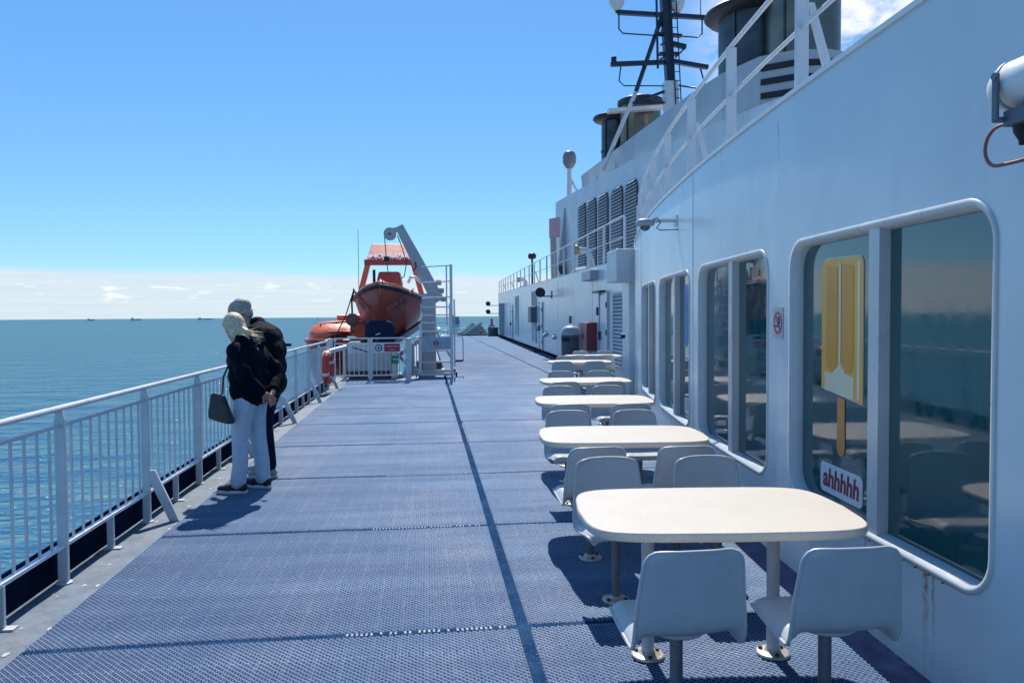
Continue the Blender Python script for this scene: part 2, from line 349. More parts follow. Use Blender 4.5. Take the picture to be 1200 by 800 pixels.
    def build(s, name, mat, parent=None, world=True, bevel=0, recalc=True):
        me = bpy.data.meshes.new(name)
        off = Vector((0, 0, 0))
        if parent is not None and world:
            inv = parent_world(parent).inverted(); vs = [inv @ Vector(v) for v in s.v]
        else: vs = s.v
        me.from_pydata([tuple(v) for v in vs], [], s.f); me.polygons.foreach_set('use_smooth', s.sm)
        if recalc:
            bm = bmesh.new(); bm.from_mesh(me); bmesh.ops.remove_doubles(bm, verts=bm.verts, dist=1e-5) if False else None
            bmesh.ops.recalc_face_normals(bm, faces=bm.faces); bm.to_mesh(me); bm.free()
        me.materials.append(mat); me.update()
        o = bpy.data.objects.new(name, me); COL.objects.link(o)
        if parent is not None: o.parent = parent
        if bevel:
            bv = o.modifiers.new('bevel', 'BEVEL'); bv.width = bevel; bv.segments = 2; bv.limit_method = 'ANGLE'; bv.angle_limit = R(40)
        return o
def parent_world(o):
    m = Matrix.Translation(o.location) @ o.rotation_euler.to_matrix().to_4x4()
    return (parent_world(o.parent) @ m) if o.parent else m
def tag(o, label, cat, group=None):
    o['label'] = label; o['category'] = cat
    if group: o['group'] = group
    return o
def struct(o): o['kind'] = 'structure'; return o
def thing(name, label, cat, loc=(0, 0, 0), rz=0, group=None):
    o = bpy.data.objects.new(name, None); COL.objects.link(o); o.empty_display_size = .1
    o.location = loc; o.rotation_euler = (0, 0, rz); return tag(o, label, cat, group)
def dup(root, loc, rz=None, label=None):
    def cp(o, par):
        c = o.copy(); COL.objects.link(c)
        if par is not None: c.parent = par
        for ch in o.children: cp(ch, c)
        return c
    r = cp(root, None); r.location = loc
    if rz is not None: r.rotation_euler = (0, 0, rz)
    if label: r['label'] = label
    return r
def share(o, name, loc, parent, rot=None):
    c = bpy.data.objects.new(name, o.data); COL.objects.link(c); c.parent = parent; c.location = loc
    if rot is not None: c.rotation_euler = rot
    return c
def apply_mods(o):
    dg = bpy.context.evaluated_depsgraph_get(); me = bpy.data.meshes.new_from_object(o.evaluated_get(dg))
    o.modifiers.clear(); o.data = me; return o
def blob(mb, name, mat, parent, voxel=.012, smooth=6, world=False):
    o = mb.build(name, mat, parent, world=world)
    r = o.modifiers.new('r', 'REMESH'); r.mode = 'VOXEL'; r.voxel_size = voxel; r.use_smooth_shade = True
    s = o.modifiers.new('s', 'SMOOTH'); s.iterations = smooth; s.factor = .5
    return apply_mods(o)
def text_mesh(txt, name, mat, parent, mtx, size, extrude=.0015, shear=0.0, offset=0.0, align='CENTER', xs=1.0):
    cu = bpy.data.curves.new('t', 'FONT'); cu.body = txt; cu.size = size; cu.extrude = extrude; cu.shear = shear; cu.offset = offset
    cu.align_x = align; cu.align_y = 'CENTER'
    o = bpy.data.objects.new(name, cu); COL.objects.link(o)
    dg = bpy.context.evaluated_depsgraph_get(); dg.update(); me = bpy.data.meshes.new_from_object(o.evaluated_get(dg))
    bpy.data.objects.remove(o); me.transform(Matrix.Scale(xs, 4, (1, 0, 0)))
    inv = parent_world(parent).inverted() if parent else Matrix.Identity(4)
    me.transform(inv @ mtx); me.materials.clear(); me.materials.append(mat)
    o = bpy.data.objects.new(name, me); COL.objects.link(o); o.parent = parent
    return o
def rrect(x0, x1, z0, z1, r, n=6):
    pts = []
    for cx, cz, a0 in ((x1 - r, z1 - r, 0), (x0 + r, z1 - r, 90), (x0 + r, z0 + r, 180), (x1 - r, z0 + r, 270)):
        for i in range(n + 1):
            a = R(a0 + 90 * i / n); pts.append((cx + r * math.cos(a), cz + r * math.sin(a)))
    return pts

# ------------------------------------------------------------------ plan geometry
def wx(Y): return 2.12 + .0094 * Y * Y            # curved deckhouse wall
def wn(Y):
    v = Vector((-1, .0188 * Y, 0)); return v.normalized()
def wp(Y, z, d=0.0):
    n = wn(Y); return Vector((wx(Y) + n.x * d, Y + n.y * d, z))
def fx(Y): return 4.0 + .031 * Y                  # aft deckhouse wall
def ftop(Y): return 2.94 + (Y - 17) * .0118

# ------------------------------------------------------------------ sea
SEA_Z = -12.6
mb = MB(); rad = [0, 60, 150, 400, 1000, 3000, 9000, 25000, 60000]; seg = 96
vs = [(0, 0, SEA_Z)]
for r in rad[1:]:
    for k in range(seg):
        t = 2 * math.pi * k / seg; vs.append((r * math.cos(t), r * math.sin(t), SEA_Z))
fs = [(0, 1 + k, 1 + (k + 1) % seg) for k in range(seg)]
for i in range(len(rad) - 2):
    for k in range(seg):
        a = 1 + i * seg; fs.append((a + k, a + seg + k, a + seg + (k + 1) % seg, a + (k + 1) % seg))
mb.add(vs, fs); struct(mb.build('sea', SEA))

# ------------------------------------------------------------------ deck and hull
DE = 66.0
outline = [(-2.38, -7), (14, -7), (14, DE), (-.7, DE), (-.7, 21.4), (-2.75, 21.4), (-2.75, 17.0), (-2.38, 17.0)]
deck = struct(MB().prism(outline, -1.2, 0).build('deck', DECKP))
hull = MB().prism([(-2.28, -6.9), (13.9, -6.9), (13.9, DE - .1), (-.62, DE - .1), (-.62, 21.5), (-2.28, 21.5)], -13.2, -1.204).build('ship_hull', M('hull_white', (.62, .64, .66), .4))
tag(hull, 'white painted steel hull side carrying the ferry deck', 'hull')
# navy gutter strip along the wall
mb = MB(); ys = [-6.8 + i * .6 for i in range(37)]
vs = []
for y in ys: vs += [(wx(y) - .20, y, .005), (wx(y) + .02, y, .005)]
mb.add(vs, [(2 * i, 2 * i + 1, 2 * i + 3, 2 * i + 2) for i in range(len(ys) - 1)])
mb.build('gutter_strip', NAVYP, deck)
MB().add([(fx(15.5) - .3, 15.5, .004), (fx(15.5) + .02, 15.5, .004), (fx(62) + .02, 62, .004), (fx(62) - .3, 62, .004)], [(0, 1, 2, 3)]).build('gutter_strip', NAVYP, deck)
CLIP = M('joint_clip', (.24, .27, .30), .45, var=.3, vscale_=30)
# mats
rows = [3.85 + 1.93 * k for k in range(-2, 32)]
JX = [.485, 3.40]
import numpy as np
rng = np.random.default_rng(3)
CELL = .0082
def lattice_mesh(x0, x1f, y0, y1):
    """open moulded mat: a sheet with rows of recessed pockets and slim ribs between tile rows"""
    ny = int((y1 - y0) / CELL); nx = int((x1f((y0 + y1) / 2) - x0) / CELL)
    j = np.arange(ny + 1)[:, None]; i = np.arange(nx + 1)[None, :]
    y = y0 + (y1 - y0) * j / ny + 0 * i
    x1 = np.array([x1f(v) for v in y[:, 0]])[:, None]; x = x0 + (x1 - x0) * i / nx
    ctr = (((i % 4 == 0) & (j % 4 == 0)) | ((i % 4 == 2) & (j % 4 == 2))); hole = np.where(ctr, 1.0, np.where((i + j) % 2 == 1, .62, 0.0))
    hole *= np.where(i % 16 == 0, .72, 1.0) * np.where(j % 40 == 0, .6, 1.0)
    ph = rng.random() * 6
    z = MT + .0022 * np.sin(x * 2.1 + ph) * np.cos(y * 2.7 + ph) + .0012 * np.sin(x * 7 + ph) * np.sin(y * 5) + rng.uniform(-.0007, .0007, x.shape) + .0016 * np.sin(6.283 * y / (.31 + .04 * np.sin(ph)) + 1.5 * np.sin(x * 1.3 + ph)) * (.6 + .4 * np.sin(y * 3.1 + x)) - hole * .0130
    x = x + rng.uniform(-.0008, .0008, x.shape); y = y + rng.uniform(-.0008, .0008, x.shape)
    edge = ((j == 0) | (j == ny) | (i == 0) | (i == nx)); z = np.where(edge, .006, z)
    co = np.stack([x, y, z], -1).reshape(-1, 3)
    a = (j[:-1] * (nx + 1) + i[:, :-1]).reshape(-1); q = np.stack([a, a + 1, a + nx + 2, a + nx + 1], -1)
    me = bpy.data.meshes.new('mat'); me.vertices.add(len(co)); me.vertices.foreach_set('co', co.astype(np.float32).ravel())
    me.loops.add(q.size); me.loops.foreach_set('vertex_index', q.ravel().astype(np.int32)); me.polygons.add(len(q)); me.polygons.foreach_set('loop_start', np.arange(0, q.size, 4, dtype=np.int32))
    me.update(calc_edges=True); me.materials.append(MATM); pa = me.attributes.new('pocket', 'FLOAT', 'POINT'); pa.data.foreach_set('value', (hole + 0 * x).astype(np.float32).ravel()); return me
def put_mat(me, loc, sx=1.0):
    o = bpy.data.objects.new('mat', me); COL.objects.link(o); o.parent = deck; o.location = loc; o.scale = (sx, 1, 1); o.rotation_euler = (0, 0, R(random.uniform(-.12, .12))); return o
GAP = .018; ML = 1.93 - 2 * GAP
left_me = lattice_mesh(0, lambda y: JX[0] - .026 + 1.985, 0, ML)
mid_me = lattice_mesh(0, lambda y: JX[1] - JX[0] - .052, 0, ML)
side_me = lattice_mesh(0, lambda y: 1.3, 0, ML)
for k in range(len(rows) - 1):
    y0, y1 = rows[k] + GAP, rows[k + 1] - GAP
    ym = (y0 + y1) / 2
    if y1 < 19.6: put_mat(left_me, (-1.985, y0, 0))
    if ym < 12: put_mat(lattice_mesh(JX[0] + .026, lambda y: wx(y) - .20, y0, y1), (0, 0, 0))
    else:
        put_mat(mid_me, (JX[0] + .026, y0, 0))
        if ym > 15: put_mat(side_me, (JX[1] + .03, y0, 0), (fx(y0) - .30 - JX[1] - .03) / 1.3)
# joint strips with raised ribs
rib = MB().box((0, 0, .0), (.011, .044, .010)).build('joint_rib', JOINT, deck); rib.location = (.3, 3.9, .016)
nr = 0
for k, y in enumerate(rows):
    xl = -1.985 if y < 19.3 else JX[0] + .03
    xr = min(wx(y) - .22, 3.37) if y < 15 else fx(y) - .31
    MB().box(((xl + xr) / 2, y, .009), (xr - xl, .05, .008)).build('joint_strip', JOINT, deck)
    if 1.5 < y < 6.5:
        m2 = MB(); x = xl + .02
        while x < xr - .02: m2.box((x, y, .0138), (.012, .046, .004)); x += .0235
        o = m2.build('rib_row', JOINT, deck); o['kind'] = 'stuff'
    if 1.5 < y < 12:
        m3 = MB(); x = -.42
        while x < .40:
            if random.random() < .9: m3.box((x, y + random.uniform(-.003, .003), .0165), (.011, .030, .006), rz=random.uniform(-.15, .15))
            x += .0245
        o = m3.build('joint_clips', CLIP, deck); o['kind'] = 'stuff'
bpy.data.objects.remove(rib)
MB().box((JX[0], (rows[0] + DE) / 2, .010), (.060, DE - rows[0], .012)).build('joint_strip', JOINT, deck)
MB().box((JX[1], (14.0 + DE) / 2, .010), (.054, DE - 14.0, .012)).build('joint_strip', JOINT, deck)
# worn paint chips near the rail
chip = M('paint_chip', (.5, .46, .42), .6)
mb = MB()
for i in range(60):
    y = random.uniform(2.8, 16); x = random.uniform(-2.24, -2.0); r = random.uniform(.006, .02)
    n = 7; mb.add([(x + r * random.uniform(.5, 1.2) * math.cos(6.283 * k / n), y + 1.7 * r * random.uniform(.5, 1.2) * math.sin(6.283 * k / n), .003) for k in range(n)], [tuple(range(n))])
o = mb.build('paint_chips', chip, deck); o['kind'] = 'stuff'

# ------------------------------------------------------------------ deckhouse with windows (curved wall)
WZ0, WZ1, ROOF = .50, 2.085, 3.03
WINS = [(2.68, 4.58), (4.98, 6.88), (7.28, 9.18), (9.58, 11.48)]
house = thing('deckhouse', 'white curved ferry deckhouse with large rounded windows along the deck', 'deckhouse', (wx(5), 5, 0))
wall = MB()
edges = [-6.8] + [(WINS[i][1] + WINS[i + 1][0]) / 2 for i in range(3)] + [11.7]
edges[0] = 2.45
def ring_pts(a, b, z0, z1, r, per):   # rounded rectangle sampled with 4*per points, corner aligned
    P = []
    for (cx, cz, a0), (nx_, nz) in zip(((b - r, z1 - r, 0), (a + r, z1 - r, 90), (a + r, z0 + r, 180), (b - r, z0 + r, 270)), ((a + r, z1), (a, z0 + r), (b - r, z0), (b, z1 - r))):
        k = per // 2
        for i in range(k):
            t = R(a0 + 90 * i / (k - 1)); P.append((cx + r * math.cos(t), cz + r * math.sin(t)))
        lx, lz = P[-1]
        for i in range(1, per - k + 1): f = i / (per - k + 1); P.append((lx + (nx_ - lx) * f, lz + (nz - lz) * f))
    return P
def outer_pts(a, b, z0, z1, inner, r, per):
    O = []; k = per // 2
    corners = [(b, z1), (a, z1), (a, z0), (b, z0)]
    for c in range(4):
        seg_in = inner[c * per:(c + 1) * per]
        cx, cz = corners[c]
        for i in range(k):   # corner: sweep side->corner->side
            px, pz = seg_in[i]; f = i / (k - 1)
            if c == 0: O.append((b, pz + (z1 - pz) * min(1, 2 * f)) if f <= .5 else (px + (b - px) * (2 - 2 * f), z1))
            if c == 1: O.append((px + (a - px) * min(1, 2 * f), z1) if f <= .5 else (a, pz + (z1 - pz) * (2 - 2 * f)))
            if c == 2: O.append((a, pz + (z0 - pz) * min(1, 2 * f)) if f <= .5 else (px + (a - px) * (2 - 2 * f), z0))
            if c == 3: O.append((px + (b - px) * min(1, 2 * f), z0) if f <= .5 else (b, pz + (z0 - pz) * (2 - 2 * f)))
        for i in range(k, per):
            px, pz = seg_in[i]
            O.append([(px, z1), (a, pz), (px, z0), (b, pz)][c])
    return O
PER = 22; RC = .17
for i, (a, b) in enumerate(WINS):
    inn = ring_pts(a, b, WZ0, WZ1, RC, PER); out = outer_pts(edges[i], edges[i + 1], 0, ROOF, inn, RC, PER)
    n = len(inn)
    vs = [wp(y, z) for y, z in out] + [wp(y, z) for y, z in inn]
    wall.add(vs, [(k, (k + 1) % n, n + (k + 1) % n, n + k) for k in range(n)], True)
def plain(y0, y1, z0, z1, n, d=0.0):
    vs = []
    for k in range(n + 1): y = y0 + (y1 - y0) * k / n; vs += [wp(y, z0, d), wp(y, z1, d)]
    wall.add(vs, [(2 * k, 2 * k + 2, 2 * k + 3, 2 * k + 1) for k in range(n)], True)
plain(-6.8, 2.45, 0, ROOF, 16); plain(11.7, 15.2, 0, ROOF, 10)
wo_ = wall.build('wall', WALL, house, recalc=False)
# end wall
MB().box((wx(15.2) + 1.0, 15.2, ROOF / 2), (2.0, .02, ROOF)).build('end_wall', WALL, house)
# roof and lip
mb = MB(); ys = [-6.8 + i * .5 for i in range(45)]; vs = []
for y in ys:
    p = wp(y, ROOF, .01); vs += [(p.x, p.y, ROOF + .004), (13.5, p.y, ROOF + .004)]
mb.add(vs, [(2 * i, 2 * i + 1, 2 * i + 3, 2 * i + 2) for i in range(len(ys) - 1)]); mb.build('roof', GREYP, house)
def sweep(ys, prof, name, mat, parent):   # prof: list of (d, z)
    mb = MB(); m = len(prof); vs = [wp(y, z, d) for y in ys for d, z in prof]
    fs = [(i * m + k, i * m + (k + 1) % m, (i + 1) * m + (k + 1) % m, (i + 1) * m + k) for i in range(len(ys) - 1) for k in range(m)]
    fs += [tuple(range(m)), tuple(range(len(vs) - m, len(vs)))]
    mb.add(vs, fs); return mb.build(name, mat, parent)
sweep([-6.8 + i * .5 for i in range(45)], [(.016, ROOF - .012), (.016, ROOF + .018), (-.03, ROOF + .018), (-.03, ROOF - .012)], 'roof_lip', WHITEP, house)
for ysm in (7.13, 11.62): sweep([ysm - .006, ysm + .006], [(.004, .02), (.004, ROOF - .03), (-.01, ROOF - .03), (-.01, .02)], 'plate_seam', WALL, house)
REC = -.058
for i, (a, b) in enumerate(WINS):
    inn = ring_pts(a, b, WZ0, WZ1, RC, PER); n = len(inn); mb = MB()
    big = ring_pts(a - .018, b + .018, WZ0 - .018, WZ1 + .018, RC + .018, PER)
    mid = ring_pts(a + .012, b - .012, WZ0 + .012, WZ1 - .012, RC - .012, PER)
    ins = ring_pts(a + .03, b - .03, WZ0 + .03, WZ1 - .03, RC - .03, PER)
    loops = [(big, -.004), (big, .006), (inn, .008), (mid, .004), (ins, REC), (ins, REC - .03)]
    vs = [wp(y, z, d) for L, d in loops for y, z in L]
    mb.add(vs, [(j * n + k, j * n + (k + 1) % n, (j + 1) * n + (k + 1) % n, (j + 1) * n + k) for j in range(len(loops) - 1) for k in range(n)], True)
    win = mb.build('window', FRAME, house)
    ym = (a + b) / 2 - .05
    sweep([ym - .05, ym, ym + .05], [(-.012, WZ0 + .012), (-.012, WZ1 - .012), (REC - .03, WZ1 - .012), (REC - .03, WZ0 + .012)], 'mullion', FRAME, win)
    for (pa, pb) in ((a + .02, ym - .052), (ym + .052, b - .02)):
        m2 = MB(); nn = 6; vs = []
        # flat glass pane between its two edges
        A, B = wp(pa, 0, REC - .012), wp(pb, 0, REC - .012)
        nrm = Vector((-(B - A).y, (B - A).x, 0)).normalized()
        for off in (0, -.012):
            for z in (WZ0 + .02, WZ1 - .02):
                for P in (A, B): vs.append((P.x + nrm.x * off * -1 * (-1), P.y + nrm.y * off, z))
        m2.add(vs, [(0, 1, 3, 2), (4, 6, 7, 5), (0, 4, 5, 1), (2, 3, 7, 6), (0, 2, 6, 4), (1, 5, 7, 3)])
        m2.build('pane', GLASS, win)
# screw heads on the sill of the nearest window
mb = MB()
for k in range(16): p = wp(2.95 + k * .1, WZ0 - .012, .019); mb.sphere(p, .006, 6, 4)
o = mb.build('screw_heads', DARK, house); o['kind'] = 'stuff'
# sliding door pocket: pilaster and box
MB().box((wx(14.9) - .02, 14.9, 1.16), (.34, .5, 2.32), rz=0).build('pilaster', WALL, house, bevel=.01)
MB().box((wx(14.8) - .16, 14.82, 2.62), (.62, .8, .64)).build('door_box', CASING, house, bevel=.02)
mb = MB(); mb.cone((wx(14.6) - .19, 14.66, 1.22), (wx(14.6) - .27, 14.66, 1.22), .05, .045, 14); mb.build('door_button', DARK, house)

# wall-mounted things ------------------------------------------------------
fl = thing('floodlight', 'white rounded floodlight with grey bracket and red cable loop on white wall', 'floodlight', wp(2.62, 2.3, 0))
FX, FY, FZ = 1.885, 2.30, 2.365
mb = MB(); mb.lathe([(.0, -.008), (.035, -.003), (.058, .010), (.072, .035), (.078, .07), (.078, .34), (.06, .37), (0, .375)], (FX, FY, FZ), 24, axis=(0, -1, 0)); mb.build('lamp_body', WHITEP, fl)
mb = MB(); mb.lathe([(.080, 0), (.082, .002), (.082, .012), (.080, .014)], (FX, FY - .06, FZ), 24, axis=(0, -1, 0)); mb.build('clamp_band', GREYP, fl)
mb = MB(); mb.box((FX - .086, FY - .085, FZ - .045), (.010, .026, .15)); mb.box((FX + .086, FY - .085, FZ - .045), (.010, .026, .15)); mb.box((FX, FY - .085, FZ - .115), (.17, .04, .012)); mb.box((FX, FY - .17, FZ - .115), (.13, .16, .05)); mb.build('bracket', M('bracket_grey', (.10, .13, .16), .5), fl, bevel=.004)
mb = MB(); mb.cone((FX - .094, FY - .085, FZ + .02), (FX - .082, FY - .085, FZ + .02), .013, .013, 8); mb.build('bolt', POST, fl)
mb = MB(); mb.beam((FX, FY - .1, FZ - .13), (wx(2.4) + .01, 2.4, FZ - .22), .05, .03); mb.build('wall_arm', GREYP, fl)
mb = MB(); mb.lathe([(.03, 0), (.026, -.03), (.012, -.055), (.010, -.07)], (FX - .02, FY - .12, FZ - .13), 12); mb.build('cable_gland', BLACK, fl)
pts = []
for k in range(17):
    t = k / 16; a = R(80 + 210 * t)
    pts.append((FX + .03 * t, FY - .06 + .085 * math.cos(a) + .16 * max(0, t - .5) * -1.3, FZ - .185 + .066 * math.sin(a)))
pts = [(FX - .02, FY - .10, FZ - .115)] + [(FX - .02 + .0 * k, FY + .01 + .075 * math.cos(R(75 - 0)) * 0, FZ - .115) for k in range(0)] 
for k in range(15):
    a = R(95 + 190 * k / 14); pts.append((FX - .02, FY - .005 - .055 * math.cos(a) * -1 * -1 + 0, FZ - .180 + .064 * math.sin(a)))
pts = [(p[0], 2 * (FY - .005) - p[1] if i else p[1], p[2]) for i, p in enumerate(pts)]
pts = [(FX - .02, FY - .10, FZ - .118), (FX - .02, FY - .06, FZ - .117)] + [(FX - .02, FY - .02 + .06 * math.sin(R(180 * k / 10)), FZ - .182 + .064 * math.cos(R(180 * k / 10))) for k in range(11)] + [(FX, FY - .08, FZ - .243), (FX + .06, FY - .16, FZ - .225), (FX + .14, FY - .22, FZ - .20), (wx(2.2), 2.2, FZ - .19)]
MB().tube(pts, .006, 8).build('cable', M('red_cable', (.33, .10, .085), .5), fl)

dc = thing('security_camera', 'white dome security camera on a short wall arm above the windows', 'camera', wp(8.0, 2.62, 0))
P0 = wp(7.95, 2.66, 0); P1 = wp(7.95, 2.66, .34)
mb = MB(); mb.beam(P0, P1, .03, .035); mb.box(P0 + wn(7.95) * .008, (.02, .11, .12)); mb.build('wall_arm', RAILP, dc)
mb = MB(); mb.lathe([(.0, .055), (.07, .05), (.10, .03), (.105, 0), (.095, -.02), (.06, -.025), (0, -.025)], P1 + Vector((0, 0, -.03)), 20); mb.build('housing', GREYP, dc)
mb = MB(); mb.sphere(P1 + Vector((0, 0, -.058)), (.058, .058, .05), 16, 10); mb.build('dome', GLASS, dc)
MB().tube([P1 + Vector((.02, -.02, 0)), P1 + Vector((.12, -.06, .03)), P1 + Vector((.15, -.06, -.03)), P1 + Vector((.11, -.05, -.08)), P1 + Vector((.16, -.02, -.10)), wp(7.9, 2.56, 0)], .006, 6).build('cable', BLACK, dc)

def on_wall(y, z, d):     # matrix: local x along wall toward camera right, local y up, local z out of wall
    n = wn(y); p = wp(y, z, d); x = Vector((n.y, -n.x, 0)) * -1
    x = Vector((0, 0, 1)).cross(n)
    return Matrix(((x.x, 0, n.x, p.x), (x.y, 0, n.y, p.y), (0, 1, 0, p.z), (0, 0, 0, 1)))
def decal(name, mat, parent, mtx, poly, t0, t1):
    mb = MB(); mb.prism(poly, t0, t1); mb.v = [tuple(mtx @ Vector(v)) for v in mb.v]; return mb.build(name, mat, parent)
def circ(cx, cy, r, n=24): return [(cx + r * math.cos(6.28318 * k / n), cy + r * math.sin(6.28318 * k / n)) for k in range(n)]
def ringpoly(name, mat, parent, mtx, r0, r1, t, cx=0, cy=0, n=28):
    vs = [(cx + r * math.cos(6.28318 * k / n), cy + r * math.sin(6.28318 * k / n), t) for r in (r0, r1) for k in range(n)]
    mb = MB(); mb.add([mtx @ Vector(v) for v in vs], [(k, (k + 1) % n, n + (k + 1) % n, n + k) for k in range(n)]); return mb.build(name, mat, parent)
def no_smoking(mtx, label, s=1.0, loc=None):
    t = thing('no_smoking_sign', label, 'sign', mtx.translation)
    decal('plate', PGREY, t, mtx, rrect(-.085 * s, .085 * s, -.105 * s, .105 * s, .01 * s), 0, .003)
    ringpoly('red_ring', M('print_red', (.42, .02, .06), .4), t, mtx, .058 * s, .075 * s, .005)
    a = R(-52); decal('red_bar', MATS['print_red'], t, mtx, [(x * math.cos(a) - y * math.sin(a), x * math.sin(a) + y * math.cos(a)) for x, y in ((-.06 * s, -.007 * s), (.06 * s, -.007 * s), (.06 * s, .007 * s), (-.06 * s, .007 * s))], .0055, .0065)
    decal('cigarette', PBLACK, t, mtx, [(-.045 * s, -.028 * s), (.03 * s, -.028 * s), (.03 * s, -.014 * s), (-.045 * s, -.014 * s)], .0045, .0052)
    sm = MB()
    for dx in (0, .014): sm.tube([mtx @ Vector(((.012 + dx + .008 * math.sin(k)) * s, (-.005 + .012 * k) * s, .005)) for k in range(5)], .0022 * s, 5)
    sm.build('smoke_curl', PBLACK, t)
    return t
no_smoking(on_wall(4.78, 1.58, .002), 'no smoking sign on the white wall between two windows')

def lolly(yc, zc, d, body, bars, label_l, label_c, cat='sticker'):
    m = on_wall(yc, 0, d)
    # local x grows toward? use width w, height from zc
    t = thing('ice_lolly_sticker', label_l, cat, m.translation)
    wv = .245
    out = [(-wv, 1.20), (wv, 1.15), (wv, 1.90)] + [(wv - .05 + .05 * math.cos(R(a)), 1.90 + .05 * math.sin(R(a))) for a in (30, 60, 90)] + [(-wv + .06 + .06 * math.cos(R(a)), 1.90 + .06 * math.sin(R(a))) for a in (90, 120, 150, 180)]
    decal('backing', PWHITE, t, m, [(x * 1.008, 1.55 + (y - 1.55) * 1.012) for x, y in out], 0, .002)
    decal('lolly_body', body, t, m, out, .003, .004)
    for cx in (-.115, .075):
        decal('lolly_bar', bars, t, m, [(cx + .068 * math.cos(R(a)), 1.38 + .075 * math.sin(R(a))) for a in range(180, 361, 10)] + [(cx + .068, 1.90), (cx - .068, 1.92)], .005, .006)
    decal('highlight', CREAM, t, m, [(.012 - .036, 1.30), (.012 - .036, 1.93), (.012 - .012, 1.93), (.012 - .012, 1.36), (.012 - .012, 1.30)], .0065, .0072)
    decal('drip', CREAM, t, m, [(-.20, 1.19), (.15, 1.165), (.15, 1.29), (.05, 1.30), (.0, 1.36), (-.05, 1.33), (-.11, 1.29), (-.20, 1.30)], .0045, .0058)
    decal('edge_band', CREAM, t, m, [(.185, 1.17), (.215, 1.165), (.215, 1.92), (.185, 1.93)], .0045, .0055)
    decal('stick', STICKM, t, m, [(-.042, 1.165), (.042, 1.155)] + [(.0 + .048 * math.cos(R(a)), .875 + .05 * math.sin(R(a))) for a in range(0, -181, -20)], .001, .0028)
    m2 = on_wall(yc, .67, d)
    c = thing('ahhhhh_card', label_c, 'sign', m2.translation)
    decal('card', PWHITE, c, m2, rrect(-.25, .25, -.088, .088, .035), 0, .003)
    return t, c, m2
lt, lc, lm = lolly(4.03, 0, REC - .0125, YEL, ORY, 'large yellow and amber ice lolly sticker on window glass', 'white rounded card reading ahhhhh in dark red under the yellow lolly')
text_mesh('ahhhhh', 'lettering', PRED, lc, lm @ Matrix.Translation((0.0, -.002, .004)), .155, .001, .12, .004, xs=.95)
lt2, lc2, lm2 = lolly(7.60, 0, REC - .0125, PBLUE, M('print_dark_blue', (.03, .13, .42), .4), 'blue and white ice lolly sticker on a narrow window farther along', 'white card under the blue lolly sticker')
for k in range(3): decal('print_line', PGREY, lc2, lm2, [(-.17, .035 - .035 * k), (.17, .035 - .035 * k), (.17, .05 - .035 * k), (-.17, .05 - .035 * k)], .0035, .0042)

